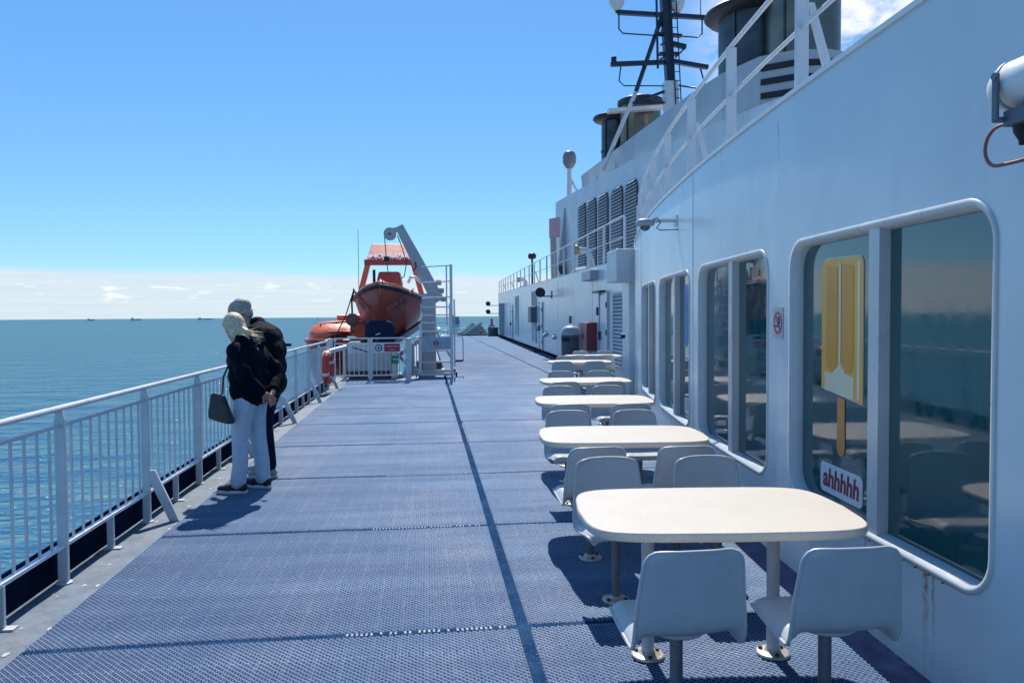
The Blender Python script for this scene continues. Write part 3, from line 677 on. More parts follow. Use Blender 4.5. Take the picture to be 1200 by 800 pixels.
# ------------------------------------------------------------------ railings
def rail_along(name, label, fn, y0, nposts, pitch, h, parent_loc, posts_w=.060, balusters=9, group=None, mid=False, braces=(), foot=True, kick=True, mat=RAILP, brace_side=1, rail_mat=RAILP):
    t = thing(name, label, 'railing', parent_loc, group=group)
    y1 = y0 + pitch * (nposts - 1)
    n = max(2, int((y1 - y0) / .7)); ysr = [y0 + (y1 - y0) * i / n for i in range(n + 1)]
    z_ = (lambda y: fn(y)[2])
    def P(y, z, dx=0): x, yy, zz = fn(y); return Vector((x + dx, yy, zz + z))
    MB().tube([P(y, h) for y in ysr], .020, 10).build('top_rail', rail_mat, t)
    if balusters:
        mb = MB(); 
        for i in range(n): mb.beam(P(ysr[i], h - .105), P(ysr[i + 1], h - .105), .020, .022)
        mb.build('upper_rail', mat, t)
        mb = MB()
        for i in range(n): mb.beam(P(ysr[i], .24), P(ysr[i + 1], .24), .040, .020)
        mb.build('lower_rail', rail_mat, t)
        bal = None
    if mid: MB().tube([P(y, h * .52) for y in ysr], .015, 8).build('mid_rail', mat, t)
    post = None; bal = None; ft = None; br = None
    for i in range(nposts):
        y = y0 + pitch * i; p = P(y, 0) - Vector(parent_loc)
        if post is None:
            m = MB(); hw = posts_w / 2
            if balusters:
                prof = [(-hw, 0), (hw, 0), (hw, h - .07), (.02, h - .015), (-.02, h - .015), (-hw, h - .07)]
            else: prof = [(-hw, 0), (hw, 0), (hw, h - .01), (-hw, h - .01)]
            th = .03
            vs = [(x, -th / 2, z) for x, z in prof] + [(x, th / 2, z) for x, z in prof]; k = len(prof)
            m.add(vs, [tuple(range(k)), tuple(range(k, 2 * k))[::-1]] + [(a, (a + 1) % k, k + (a + 1) % k, k + a) for a in range(k)])
            if balusters: m.prism([(.05 * math.cos(a * .785), .05 * math.sin(a * .785)) for a in range(8)], 0, .012)
            post = m.build('post', mat, t, world=False, bevel=.004); post.location = p
        else:
            c = share(post, 'post', p, t); b = c.modifiers.new('bevel', 'BEVEL'); b.width = .004; b.segments = 2
        if i in braces:
            if br is None:
                m = MB(); s = brace_side
                bp = [(s * .03, .50 if balusters else .62), (s * .075, .47 if balusters else .60), (s * .27, .012), (s * .17, .012)] if balusters else [(s * .03, .60), (s * .08, .60), (s * .26, .01), (s * .20, .01)]
                if balusters: bp = [(s * .03, .42), (s * .07, .42), (s * .25, .004), (s * .175, .004), (s * .03, .33)]
                vs = [(x, -.012, z) for x, z in bp] + [(x, .012, z) for x, z in bp]; k = len(bp)
                m.add(vs, [tuple(range(k)), tuple(range(k, 2 * k))[::-1]] + [(a, (a + 1) % k, k + (a + 1) % k, k + a) for a in range(k)])
                br = m.build('brace', mat, t, world=False); br.location = p
            else: share(br, 'brace', p, t)
        if i == nposts - 1: break
        if balusters:
            for j in range(1, balusters + 1):
                yy = y + pitch * j / (balusters + 1); pb = P(yy, .245) - Vector(parent_loc)
                if bal is None: bal = MB().box((0, 0, (h - .355) / 2), (.013, .013, h - .355)).build('baluster', mat, t, world=False); bal.location = pb
                else: share(bal, 'baluster', pb, t)
            if foot:
                pf = P(y + pitch * .5, 0) - Vector(parent_loc)
                if ft is None:
                    m = MB(); m.box((0, 0, .1175), (.045, .02, .235)); m.box((.02, 0, .006), (.11, .06, .010)); ft = m.build('foot', mat, t, world=False); ft.location = pf
                else: share(ft, 'foot', pf, t)
    if kick:
        mb = MB(); mb.box((-2.335, (y0 + y1) / 2, .12), (.012, y1 - y0 + .8, .24)); mb.build('kick_plate', NAVYK, t)
    return t
RX = -2.255
rail_along('guard_railing', 'pale grey painted guard railing with vertical bars along the ship side', lambda y: (RX, y, 0), 4.90 - 1.40 * 4, 14, 1.40, 1.09, (RX, 4.90 - 1.40 * 4, 0), braces=(1, 3, 5, 7, 9, 11, 13), mat=RAILG, rail_mat=RAILP)
rail_along('roof_railing', 'white tube railing curving along the roof edge above the windows', lambda y: (wp(y, 0, -.09).x, y, ROOF), 1.68, 10, 1.48, .85, (wx(1.68), 1.68, ROOF), posts_w=.085, balusters=0, mid=True, braces=(2, 4, 6, 8), kick=False, mat=RAILP)
rail_along('roof_railing', 'white roof railing on the far deckhouse with many slim posts', lambda y: (fx(y) + .08, y, ftop(y)), 17.2, 20, 2.35, 1.02, (fx(17.2), 17.2, ftop(17.2)), posts_w=.06, balusters=0, mid=True, braces=(2, 5, 8, 11, 14, 17), kick=False, mat=RAILP)

# ------------------------------------------------------------------ aft deckhouse wall
aft = thing('aft_deckhouse', 'long white ferry deckhouse with doors and louvres behind the tables', 'deckhouse', (fx(17), 17, 0))
ya, yb = 15.3, 62.0
vs = [(fx(ya), ya, 0), (fx(yb), yb, 0), (fx(yb), yb, ftop(yb)), (fx(ya), ya, ftop(ya)), (13.4, ya, 0), (13.4, yb, 0), (13.4, yb, ftop(yb)), (13.4, ya, ftop(ya))]
MB().add(vs, [(0, 3, 2, 1), (0, 4, 7, 3), (1, 2, 6, 5), (4, 5, 6, 7)]).build('wall', WALL, aft)
MB().add([(fx(ya) - .02, ya, ftop(ya) + .004), (13.4, ya, ftop(ya) + .004), (13.4, yb, ftop(yb) + .004), (fx(yb) - .02, yb, ftop(yb) + .004)], [(0, 1, 2, 3)]).build('roof', GREYP, aft)
def fbox(name, y, z, dy, dz_, proj, mat, parent, bevel=0, off=0):   # box on the aft wall
    mb = MB(); mb.box((fx(y) - proj / 2 - off, y, z), (proj, dy, dz_), rz=-.03); return mb.build(name, mat, parent, bevel=bevel)
for y in (20.8, 27.5, 33.6, 42, 51): fbox('plate_seam', y, 1.5, .02, 2.85, .006, WALL, aft)
fbox('ledge', 38.5, .09, 46, .10, .05, NAVYK, aft)
def louvre(y, z, dy, dz_, nsl, parent, name='louvre'):
    o = fbox(name, y, z, dy, dz_, .012, DARK, parent, off=.004)
    fbox('frame', y, z + dz_ / 2, dy + .08, .05, .05, SLAT, o); fbox('frame', y, z - dz_ / 2, dy + .08, .05, .05, SLAT, o)
    for s in (-1, 1): fbox('frame', y + s * dy / 2, z, .05, dz_, .05, SLAT, o)
    sl = None
    for k in range(nsl):
        zz = z - dz_ / 2 + dz_ * (k + .5) / nsl
        if sl is None:
            mb = MB(); mb.box((0, 0, 0), (.008, dy - .04, dz_ / nsl * .75), M4=Matrix.Rotation(-.03, 4, 'Z') @ Matrix.Rotation(R(35), 4, 'Y'))
            sl = mb.build('slat', SLAT, o, world=False); sl.location = (fx(y) - .03 - o.parent.location.x, y - o.parent.location.y, zz)
        else: share(sl, 'slat', (sl.location.x, sl.location.y, zz), o)
    return o
louvre(17.4, 1.28, 1.1, 1.78, 20, aft)
louvre(35.3, 1.6, 1.7, 2.4, 22, aft)
louvre(44.5, 1.65, 1.7, 2.3, 20, aft)
def door(y, w_, h_, name='door'):
    d = fbox(name, y, h_ / 2 + .18, w_, h_, .03, WALL, aft, bevel=.008)
    for s in (-1, 1): fbox('frame', y + s * (w_ / 2 + .04), h_ / 2 + .18, .06, h_ + .1, .05, GREYP, d)
    fbox('handle', y + w_ * .38, 1.1, .05, .22, .10, DARK, d)
    for z in (.5, 1.2, 1.9): fbox('hinge', y - w_ * .46, z, .06, .14, .07, DARK, d)
    return d
door(19.1, .95, 2.0); door(32.6, 1.1, 2.0); door(48.2, 1.4, 2.1); door(57.0, 1.0, 2.0)
# door stay arms and small fittings
fbox('door_stay', 19.5, 2.26, 1.0, .05, .16, DARK, aft); fbox('pipe_box', 20.6, 2.74, 1.3, .26, .22, GREYP, aft, bevel=.01)
fbox('latch', 19.9, 1.75, .12, .22, .06, DARK, aft); fbox('latch', 24.6, 1.5, .12, .24, .05, DARK, aft)
fbox('gauge_box', 35.0, 1.70, 1.2, .75, .28, GREYBIN, aft, bevel=.02)
mb = MB(); y = 55.6; mb.box((fx(y) - .18, y, 1.4), (.36, .08, 2.4)); mb.build('open_door_leaf', GREYP, aft, bevel=.01)
for (y, z) in ((30.6, .87), (28.2, .80), (33.8, 1.0), (31.2, .80)):
    mb = MB(); mb.cone((fx(y) + .01, y, z), (fx(y) - .12, y, z), .07, .06, 12); mb.cone((fx(y) - .05, y, z), (fx(y) - .05, y, z + .16), .02, .02, 8); mb.build('hydrant_fitting', GREYP, aft)

def wall_lamp(y, z, proj, label, col=DARK):
    t = thing('wall_lamp', label, 'lamp', (fx(y), y, z))
    mb = MB(); mb.beam((fx(y), y, z - .16), (fx(y) - proj, y, z - .16), .05, .05); mb.box((fx(y) - .015, y, z - .1), (.03, .16, .3)); mb.build('bracket', POST, t)
    mb = MB(); mb.lathe([(0, -.16), (.09, -.15), (.15, -.10), (.19, .0), (.20, .04), (.17, .05), (0, .05)], (fx(y) - proj, y, z), 18, axis=(-.3, -.9, -.25)); mb.build('lamp_head', col, t)
    return t
wall_lamp(29.2, 2.56, .45, 'dark round wall lamp high on the aft deckhouse above the grey bin')
wall_lamp(60.8, 2.65, .9, 'upper dark lamp at the far corner of the deckhouse')
wall_lamp(60.8, 2.00, .9, 'lower dark lamp at the far corner of the deckhouse')

def bin_(x, y, h, r, label, mat, dome=True):
    t = thing('litter_bin', label, 'bin', (x, y, .02))
    mb = MB(); mb.lathe([(r * .92, 0), (r * .96, .02), (r, h * .72), (r * 1.03, h * .73), (r * 1.03, h * .76), (r * .98, h * .77)], (x, y, .02), 22); mb.build('body', mat, t)
    if dome:
        mb = MB(); mb.lathe([(r * 1.04, h * .775), (r * 1.03, h * .82), (r * .9, h * .92), (r * .6, h * .98), (0, h)], (x, y, .02), 22); mb.build('lid', GREYP, t)
        mb = MB(); mb.box((x - r * .7, y - r * .75, h * .70), (.22, .03, .12), rz=R(-43)); mb.build('opening', BLACK, t)
    return t
bin_(fx(22.4) - .36, 22.4, 1.32, .29, 'grey litter bin with domed lid against the white wall', GREYBIN)
bin_(fx(60) - .55, 60.2, .95, .42, 'plain grey drum bin at the far end of the wall', GREYBIN, False)
t = thing('hose_cabinet', 'dark red fire hose cabinet on the white wall beside the bin', 'cabinet', (fx(20.8), 20.8, .5))
fbox('cabinet_box', 20.8, 1.05, 1.35, .78, .26, REDCAB, t, bevel=.015)
o = fbox('cabinet_door', 20.47, 1.05, .62, .71, .02, REDCAB, t, off=.262); fbox('handle', 20.72, 1.05, .03, .14, .04, POST, o, off=.284)
fbox('cabinet_door', 21.13, 1.05, .62, .71, .02, REDCAB, t, off=.262); fbox('label_plate', 21.2, 1.2, .22, .16, .006, PGREY, t, off=.284)

# ------------------------------------------------------------------ funnel casing, two tiers
cas = thing('funnel_casing', 'tall pale two tier funnel casing with rounded louvre panels above the roofs', 'casing', (6.2, 24, 3.0))
A = [(5.70, 32.8, 6.60), (6.05, 27.0, 6.50), (6.30, 22.6, 6.38), (6.60, 16.7, 6.0), (6.80, 12.0, 5.6), (6.9, 9.0, 5.3)]
mb = MB(); vs = []
for x, y, z in A: vs += [(x, y, 2.9), (x, y, z), (x + .0, y, z), (13, y, z)]
fs = []
for i in range(len(A) - 1): a = 4 * i; fs += [(a, a + 4, a + 5, a + 1), (a + 2, a + 6, a + 7, a + 3)]
fs += [(0, 1, 3)]
mb.add(vs, fs); mb.add([(5.70, 32.8, 2.9), (5.70, 32.8, 6.6), (13, 32.8, 6.6), (13, 32.8, 2.9)], [(0, 1, 2, 3)]); mb.add([(6.9, 9, 2.9), (6.9, 9, 5.3), (13, 9, 5.3), (13, 9, 2.9)], [(0, 1, 2, 3)])
mb.build('lower_tier', CASING, cas)
def ax(Y):
    for (x0, y0, z0), (x1, y1, z1) in zip(A, A[1:]):
        if y1 <= Y <= y0: f = (Y - y0) / (y1 - y0); return x0 + (x1 - x0) * f, z0 + (z1 - z0) * f
    return A[0][0], A[0][2]
def apx(px):   # Y on lower tier seen at photo column px
    lo, hi = 10.0, 32.8
    for _ in range(40):
        m_ = (lo + hi) / 2
        if ax(m_)[0] / m_ > (px - 500) / 880: lo = m_
        else: hi = m_
    return lo
for k, (pl, pr) in enumerate(((680.5, 690), (692, 702.5), (705, 717), (720.5, 735), (737.5, 753))):
    y1_, y0_ = apx(pl), apx(pr); ztop = ax((y0_ + y1_) / 2)[1] - .62; zb = 3.25
    m_ = rrect(y0_, y1_, zb, ztop, .32, 5); o_ = None
    mb = MB(); vs = [(ax(y)[0] - .03, y, z) for y, z in m_]; vs2 = [(ax(y)[0] + .02, y, z) for y, z in m_]; n = len(m_)
    mb.add(vs + vs2, [tuple(range(n))] + [(i, (i + 1) % n, n + (i + 1) % n, n + i) for i in range(n)])
    pan = mb.build('louvre_panel', DARK, cas)
    nsl = 24; yc = (y0_ + y1_) / 2; hw = (y1_ - y0_) / 2
    for s in range(nsl):
        z = zb + (ztop - zb) * (s + .5) / nsl
        e = min(z - zb, ztop - z); cut = 0.32 - math.sqrt(max(0, .32 ** 2 - (.32 - min(e, .32)) ** 2)) if e < .32 else 0
        L = 2 * (hw - cut) - .02
        if cut < 1e-6 and 's_full' in dir() and False: pass
        mb = MB(); mb.box((ax(yc)[0] - .055, yc, z), (.01, L, .085), M4=Matrix.Rotation(math.atan((ax(y0_)[0] - ax(y1_)[0]) / (y1_ - y0_)), 4, 'Z') @ Matrix.Rotation(R(38), 4, 'Y'))
        mb.build('slat', SLAT, pan)
# upper tier
UT = 7.3
B = [(6.3, 30.2), (6.55, 24), (6.80, 18.7), (6.97, 17.2), (7.35, 16.0), (7.9, 15.55), (8.6, 15.4), (9.3, 15.6), (10.3, 16.3), (10.9, 18), (10.9, 30.2)]
mb = MB(); n = len(B); vs = [(x - (0 if i else -.25), y + (0 if i else .25), 5.2) for i, (x, y) in enumerate(B)] + [(x, y, UT) for x, y in B]
mb.add(vs, [(i, (i + 1) % n, n + (i + 1) % n, n + i) for i in range(n)] + [tuple(range(n, 2 * n))]); mb.build('upper_tier', CASING2, cas)
for k, z in enumerate((7.02, 6.72, 6.42)):
    pts = [(7.36, 15.98), (7.9, 15.54), (8.6, 15.39), (9.3, 15.59), (9.9, 16.0)]
    mb = MB()
    for p0, p1 in zip(pts, pts[1:]): mb.beam((p0[0], p0[1] - .012, z), (p1[0], p1[1] - .012, z), .03, .13)
    mb.build('vent_slot', BLACK, cas)
for x, y in ((6.55, 25.5), (6.82, 20.2), (6.45, 28)): MB().box((x - .012, y, 6.7), (.02, .05, 1.1)).build('rib', CASING2, cas)

def funnel(x, y, z0, z1, r, mat, label, cap=0.0, group=None):
    t = thing('funnel', label, 'funnel', (x, y, z0))
    mb = MB(); mb.lathe([(r, z0 - .1), (r, z1)], (x, y, 0), 36); mb.build('stack', mat, t)
    mb = MB(); mb.lathe([(r + .03, z0 + .35), (r + .03, z0 + .42), (r, z0 + .43)], (x, y, 0), 36); mb.build('seam_band', mat, t)
    if cap:
        mb = MB(); mb.lathe([(r, z1 - .02), (r + cap * .8, z1 + .05), (r + cap, z1 + .12), (r + cap * .9, z1 + .2), (r * .8, z1 + .3)], (x, y, 0), 36); mb.build('cap', DARK, t)
    for k in range(1):
        a = R(215); MB().tube([(x + (r + .03) * math.cos(a), y + (r + .03) * math.sin(a), z0), (x + (r + .03) * math.cos(a), y + (r + .03) * math.sin(a), z1)], .025, 6).build('drain_pipe', SOOT, t)
    return t
funnel(8.75, 19.4, UT, 9.45, .92, SOOT, 'dark sooty funnel with wide black cap behind the roof railing', .38)
funnel(9.38, 18.0, UT, 11.5, .88, BRONZE, 'heat tinted bronze funnel standing beside the sooty one')
funnel(7.62, 26.2, UT, 9.0, .72, BRONZE, 'brownish short funnel with low black cap behind the mast', .10)
funnel(6.98, 27.4, UT, 8.75, .48, SOOT, 'slim dark funnel with wide cap beside the short brownish one', .32)
o = MB().beam((6.2, 25.2, 8.55), (8.4, 25.2, 8.75), .30, .12).build('gantry_beam', WHITEP); tag(o, 'white cross beam lying in front of the short brownish funnel', 'beam')

# mast
mast = thing('mast', 'navy radar mast with two yards and white foot above the casing', 'mast', (7.95, 24, UT))
mx, my = 7.95, 24.0
MB().beam((mx + .12, my, UT - .2), (mx + .02, my, 9.2), .42, .40).build('mast_foot', WHITEP, mast)
MB().beam((mx + .02, my, 9.2), (mx - .28, my, 13.6), .27, .26).build('mast_column', NAVYM, mast)
mb = MB(); mb.beam((6.05, 25.4, 6.6), (6.95, 24.4, 9.0), .10, .10); mb.build('strut_foot', WHITEP, mast)
MB().beam((6.95, 24.4, 9.0), (mx - .2, my, 11.45), .12, .12).build('strut', NAVYM, mast)
yard1 = MB().beam((mx - 1.95, my, 9.72), (mx - .05, my, 9.85), .14, .13); yard1.beam((mx + .1, my, 9.88), (mx + 1.3, my, 9.72), .14, .13); yard1.build('yard', NAVYM, mast)
yard2 = MB().beam((mx - 1.72, my, 11.38), (mx + 1.18, my, 11.32), .13, .13); yard2.build('yard', NAVYM, mast)
MB().tube([(mx - 1.68, my, 11.33), (mx - 1.68, my, 10.85), (mx - 1.55, my, 10.72), (mx - .2, my, 10.68)], .025, 6).build('loop_pipe', NAVYM, mast)
MB().tube([(mx + 1.10, my, 11.28), (mx + 1.10, my, 10.8), (mx + .95, my, 10.68), (mx + .1, my, 10.7)], .025, 6).build('loop_pipe', NAVYM, mast)
MB().tube([(mx - 1.62, my, 9.66), (mx - 1.68, my, 9.2), (mx - 1.52, my, 9.05), (mx - .2, my, 9.08)], .022, 6).build('loop_pipe', NAVYM, mast)
MB().tube([(mx + 1.05, my, 9.66), (mx + 1.25, my, 9.0), (mx + .2, my, 9.12)], .03, 6).build('stay', NAVYM, mast)
mb = MB(); mb.beam((mx - 1.2, my + .1, 8.52), (mx - .05, my, 8.95), .08, .08); mb.beam((mx - 1.2, my + .1, 8.52), (mx + .0, my, 8.55), .06, .06); mb.build('brace', NAVYM, mast)
mb = MB(); mb.beam((mx + .05, my, 10.45), (mx + .55, my, 10.35), .10, .16); mb.beam((mx + .55, my, 10.35), (mx + .2, my, 10.0), .05, .05); mb.beam((mx - .35, my, 10.1), (mx + .3, my, 10.12), .2, .08); mb.beam((mx - .5, my, 10.75), (mx + .4, my, 10.7), .2, .07); mb.build('radar_shelf', NAVYM, mast)
for s, x in ((-1, mx - 1.75), (1, mx + .25)):
    mb = MB(); mb.lathe([(0, 11.42), (.10, 11.44), (.22, 11.60), (.26, 11.75), (.27, 11.95), (.2, 12.1), (0, 12.16)], (x, my, 0), 18); mb.build('radome', WHITEP, mast)
    MB().cone((x, my, 11.36), (x, my, 11.48), .05, .05, 8).build('radome_stub', NAVYM, mast)
mb = MB(); mb.lathe([(.05, 9.78), (.09, 9.80), (.09, 9.95), (.05, 9.97)], (mx - 1.85, my, 0), 12); mb.build('nav_light', DARK, mast)
MB().cone((mx + 1.05, my, 11.38), (mx + 1.05, my, 12.4), .015, .01, 6).build('whip', NAVYM, mast)
for k in range(7): MB().beam((mx - .35 + .02 * k, my - .1, 9.9 + .45 * k), (mx + .10 - .03 * k, my - .1, 10.12 + .45 * k), .05, .05).build('lattice_bar', NAVYM, mast)
MB().beam((mx - .42, my - .1, 9.6), (mx - .50, my - .1, 13.5), .06, .06).build('lattice_leg', NAVYM, mast)
mb = MB()
for s in (-1, 1): mb.beam((mx + .28 + s * .09, my - .22, UT + .2), (mx - .02 + s * .09, my - .22, 13.4), .03, .03)
mb.build('ladder_stiles', NAVYM, mast)
for k in range(20): MB().cone((mx + .19 - .0155 * k, my - .22, UT + .5 + .28 * k), (mx + .37 - .0155 * k, my - .22, UT + .5 + .28 * k), .013, .013, 6).build('rung', NAVYM, mast)

# satellite dome
sx_, sy_ = 5.98, 31.0
t = thing('satellite_dome', 'grey satellite dome on a braced white pole at the casing end', 'antenna', (sx_, sy_, 6.56))
MB().cone((sx_, sy_, 6.5), (sx_, sy_, 7.75), .12, .09, 12).build('pole', WHITEP, t)
MB().cone((sx_ + .45, sy_ - .2, 6.5), (sx_, sy_, 7.4), .05, .05, 8).build('brace', WHITEP, t)
mb = MB(); mb.lathe([(.08, 7.72), (.16, 7.78), (.25, 7.92), (.28, 8.0), (.285, 8.22), (.24, 8.38), (.14, 8.46), (0, 8.48)], (sx_, sy_, 0), 20); mb.build('dome', M('dome_grey', (.22, .23, .24), .4), t)
# gangway / davit beside casing with pink sign
t = thing('davit', 'slanted blue grey davit arm with cream leg by the casing corner', 'davit', (5.55, 31, 3.2))
MB().beam((5.62, 31.0, 3.4), (5.95, 31.2, 6.1), .36, .30).build('arm', GREYP, t, bevel=.02)
MB().beam((5.48, 32.0, 3.1), (5.44, 32.0, 5.0), .24, .22).build('leg', M('cream_paint', (.55, .50, .42), .4), t)
MB().cone((5.60, 30.9, 3.35), (5.62, 30.9, 3.7), .14, .14, 12).build('foot_roller', DARK, t)
o = MB().box((5.62, 32.3, 5.45), (.04, .9, .85), rz=.5).build('banner', PPINK); tag(o, 'faded pink sign board beside the slanted davit arm', 'sign')
t = thing('search_light', 'small dark lamp on a short post at the far roof railing', 'lamp', (fx(38) + .2, 38, ftop(38)))
MB().cone((fx(38) + .2, 38, ftop(38)), (fx(38) + .2, 38, ftop(38) + 1.35), .05, .05, 8).build('post', DARK, t)
mb = MB(); mb.lathe([(.08, 0), (.2, .04), (.22, .2), (.14, .3), (0, .33)], (fx(38) + .2, 38, ftop(38) + 1.33), 14); mb.build('lamp_head', DARK, t)
for k, (yy, hgt, lab) in enumerate(((24.3, .75, 'pale vent cowl on the far roof under the louvre panels'), (45.0, .55, 'low tangle of pipes on the far roof behind the railing'))):
    xx = fx(yy) + .6; t = thing('roof_vent', lab, 'vent', (xx, yy, ftop(yy)))
    MB().tube([(xx, yy, ftop(yy)), (xx, yy, ftop(yy) + hgt * .7), (xx - .1, yy, ftop(yy) + hgt), (xx - .4, yy, ftop(yy) + hgt)], .10, 10).build('pipe', WHITEP, t)
    mb = MB(); mb.lathe([(.11, 0), (.17, .05), (.17, .16), (.12, .17)], (xx - .36, yy, ftop(yy) + hgt), 12, axis=(-1, 0, 0)); mb.build('cowl', M('brass_cowl', (.5, .36, .2), .4), t)
    MB().tube([(xx, yy + .5, ftop(yy) + .2), (xx, yy + 2.4, ftop(yy) + .25), (xx - .2, yy + 2.6, ftop(yy))], .06, 8).build('side_pipe', WHITEP, t)

# ------------------------------------------------------------------ tables and chairs
ORD = ['first', 'second', 'third', 'fourth', 'fifth', 'sixth']
TAB = [(1.30, 3.32), (1.45, 5.51), (1.755, 7.82), (2.17, 10.2), (2.96, 14.4), (3.68, 16.4)]
TROT = [-5, -5.5, -5, -1.5, -5, -4]
def flange_post(x, y, z1, r, mat, t, names=('leg', 'foot_flange')):
    MB().cone((x, y, MT), (x, y, z1), r, r, 18).build(names[0], mat, t)
    mb = MB(); mb.lathe([(.078, MT + .001), (.078, MT + .010), (.070, MT + .013), (r + .012, MT + .014), (r + .004, MT + .024), (r, MT + .03)], (x, y, 0), 24)
    f = mb.build(names[1], FLANGE, t)
    for k in range(3):
        a = R(30 + 120 * k); px, py = x + .058 * math.cos(a), y + .058 * math.sin(a)
        MB().cone((px, py, MT + .011), (px, py, MT + .024), .010, .010, 6).build('bolt', DARK, f)
def make_table():
    t = thing('table', 'x', 'table', (0, 0, 0))
    # barrel shaped top
    W, D, TH, zt = .62, .41, .038, .748
    pts = []; n = 96
    for k in range(n):
        a = 2 * math.pi * k / n; c, s = math.cos(a), math.sin(a); e = 2 / 8.0
        x = W * (abs(c) ** e) * (1 if c > 0 else -1); y = D * (abs(s) ** e) * (1 if s > 0 else -1)
        x *= 1 - .075 * (y / D) ** 2; y *= 1 - .07 * (x / W) ** 2
        pts.append((x, y))
    mb = MB(); prof = [(1, zt - TH), (1.0, zt - .004), (.995, zt), ]
    vs = [(x * s, y * s, z) for s, z in ((.99, zt - TH), (1, zt - TH + .004), (1, zt - .006), (.996, zt - .0015), (.99, zt)) for x, y in pts]
    fs = [(j * n + k, j * n + (k + 1) % n, (j + 1) * n + (k + 1) % n, (j + 1) * n + k) for j in range(4) for k in range(n)]
    mb.add(vs, fs, True); mb.add(vs[-n:], [tuple(range(n))]); mb.add(vs[:n], [tuple(range(n))[::-1]])
    mb.build('table_top', LAM, t)
    for s in (-1, 1): flange_post(s * .30 + .02, .08, zt - TH, .030, TPOST, t)
    MB().box((.02, .08, zt - TH - .012), (.78, .07, .022)).build('support_bar', POST, t)
    return t
def make_chair():
    t = thing('chair', 'x', 'chair', (0, 0, 0))
    # shell: profile from front lip to top of back; local -y is the back
    prof = [(.215, .440), (.212, .462), (.195, .474), (.15, .476), (.09, .470), (.03, .464), (-.03, .460), (-.08, .459), (-.115, .462), (-.142, .471), (-.162, .488), (-.174, .512), (-.182, .545), (-.190, .59), (-.198, .64), (-.206, .69), (-.212, .73), (-.216, .757), (-.219, .778), (-.221, .790), (-.222, .797)]
    def halfw(i):
        y, z = prof[i]
        if i <= 2: return .185 + .012 * i
        if i < 9: return .215
        if z < .53: return .215 - (z - .465) * .12
        wv = .207 - (z - .53) * .10
        d = z - .757
        if d > 0: wv -= .040 - math.sqrt(max(0, .040 ** 2 - min(d, .040) ** 2))
        return wv
    nu = 16; G = []
    for i, (y, z) in enumerate(prof):
        row = []
        for k in range(nu + 1):
            u = -1 + 2 * k / nu; x = halfw(i) * u; e = abs(u)
            lip = max(0, (e - .72) / .28)
            if i < 9: f = min(1, i / 3) ; yy, zz = y, z + .012 * e * e * f - .055 * lip ** 2 * (.45 + .07 * i)
            elif i < 13:
                g = (i - 9) / 4; yy = y + .028 * e ** 2.4 * g + .01 * (1 - g) * e; zz = z + (1 - g) * (.012 * e * e - .055 * lip ** 2 * 1.05)
            else: yy, zz = y + .028 * e ** 2.4, z - .014 * e ** 2.2 * min(1, max(0, (z - .60) / .15))
            row.append(Vector((x, yy, zz)))
        G.append(row)
    TH = .011; m = len(prof); nn = nu + 1
    norm = [[None] * nn for _ in range(m)]
    for i in range(m):
        for k in range(nn):
            a = G[min(i + 1, m - 1)][k] - G[max(i - 1, 0)][k]; b = G[i][min(k + 1, nu)] - G[i][max(k - 1, 0)]
            norm[i][k] = b.cross(a).normalized()
    # upper (sitting) side normal points up/forward
    sgn = 1 if norm[5][8].z > 0 else -1
    vs = [G[i][k] for i in range(m) for k in range(nn)] + [G[i][k] - norm[i][k] * sgn * TH for i in range(m) for k in range(nn)]
    o = m * nn; fs = []
    for i in range(m - 1):
        for k in range(nu):
            a = i * nn + k; fs.append((a, a + 1, a + nn + 1, a + nn)); fs.append((o + a, o + a + nn, o + a + nn + 1, o + a + 1))
    rim = [k for k in range(nn)] + [i * nn + nu for i in range(1, m)] + [(m - 1) * nn + k for k in range(nu - 1, -1, -1)] + [i * nn for i in range(m - 2, 0, -1)]
    L = len(rim); fs += [(rim[j], o + rim[j], o + rim[(j + 1) % L], rim[(j + 1) % L]) for j in range(L)]
    mb = MB(); mb.add(vs, fs, True); s = mb.build('seat_shell', SHELL, t)
    sub = s.modifiers.new('sub', 'SUBSURF'); sub.levels = 1; sub.render_levels = 2
    # rolled rim
    outer = [(G[i // nn][i % nn] - norm[i // nn][i % nn] * sgn * TH * .5) for i in rim]
    MB().tube(outer, .0085, 6, closed=True).build('rim', SHELL, s, world=False)
    mb = MB(); mb.lathe([(.02, .452), (.11, .449), (.115, .440), (.10, .428), (.035, .426)], (0, -.01, 0), 20); mb.build('seat_plate', SHELL, t)
    flange_post(0, -.01, .43, .025, POST, t)
    return t
tp = make_table(); cp = make_chair(); firstc = True
for i, (x, y) in enumerate(TAB):
    lab = 'cream speckled table beside the window with the yellow lolly, first of the row' if i == 0 else ('cream speckled table last of the row, by the louvre and the bin' if i == 5 else 'cream speckled table, %s of the row counted from the yellow lolly window' % ORD[i])
    rz = R(TROT[i])
    if i == 0: t = tp; t.location = (x, y, 0); t.rotation_euler = (0, 0, rz); t['label'] = lab
    else: t = dup(tp, (x, y, 0), rz, lab)
    t['group'] = 'cream tables fixed in a row along the windows'
    sl = .0186 * y * .9
    for side in (-1, 1):
        for end in (-1, 1):
            oy = .77 if end > 0 else -.65; cx = x + side * .29 + oy * sl - (.03 if end < 0 else 0); cy = y + oy - side * .29 * .08 + (.085 if i == 0 and end < 0 else 0)
            rzc = (0 if end < 0 else math.pi) + R(random.uniform(-2.5, 2.5))
            l = 'grey plastic chair at %s table of the row, %s side, %s the bin' % (ORD[i], 'railing' if side < 0 else 'wall', 'facing' if end < 0 else 'back towards')
            if firstc: c = cp; firstc = False; c.location = (cx, cy, 0); c.rotation_euler = (0, 0, rzc); c['label'] = l
            else: c = dup(cp, (cx, cy, 0), rzc, l)
            c['group'] = 'grey moulded chairs fixed to the deck'

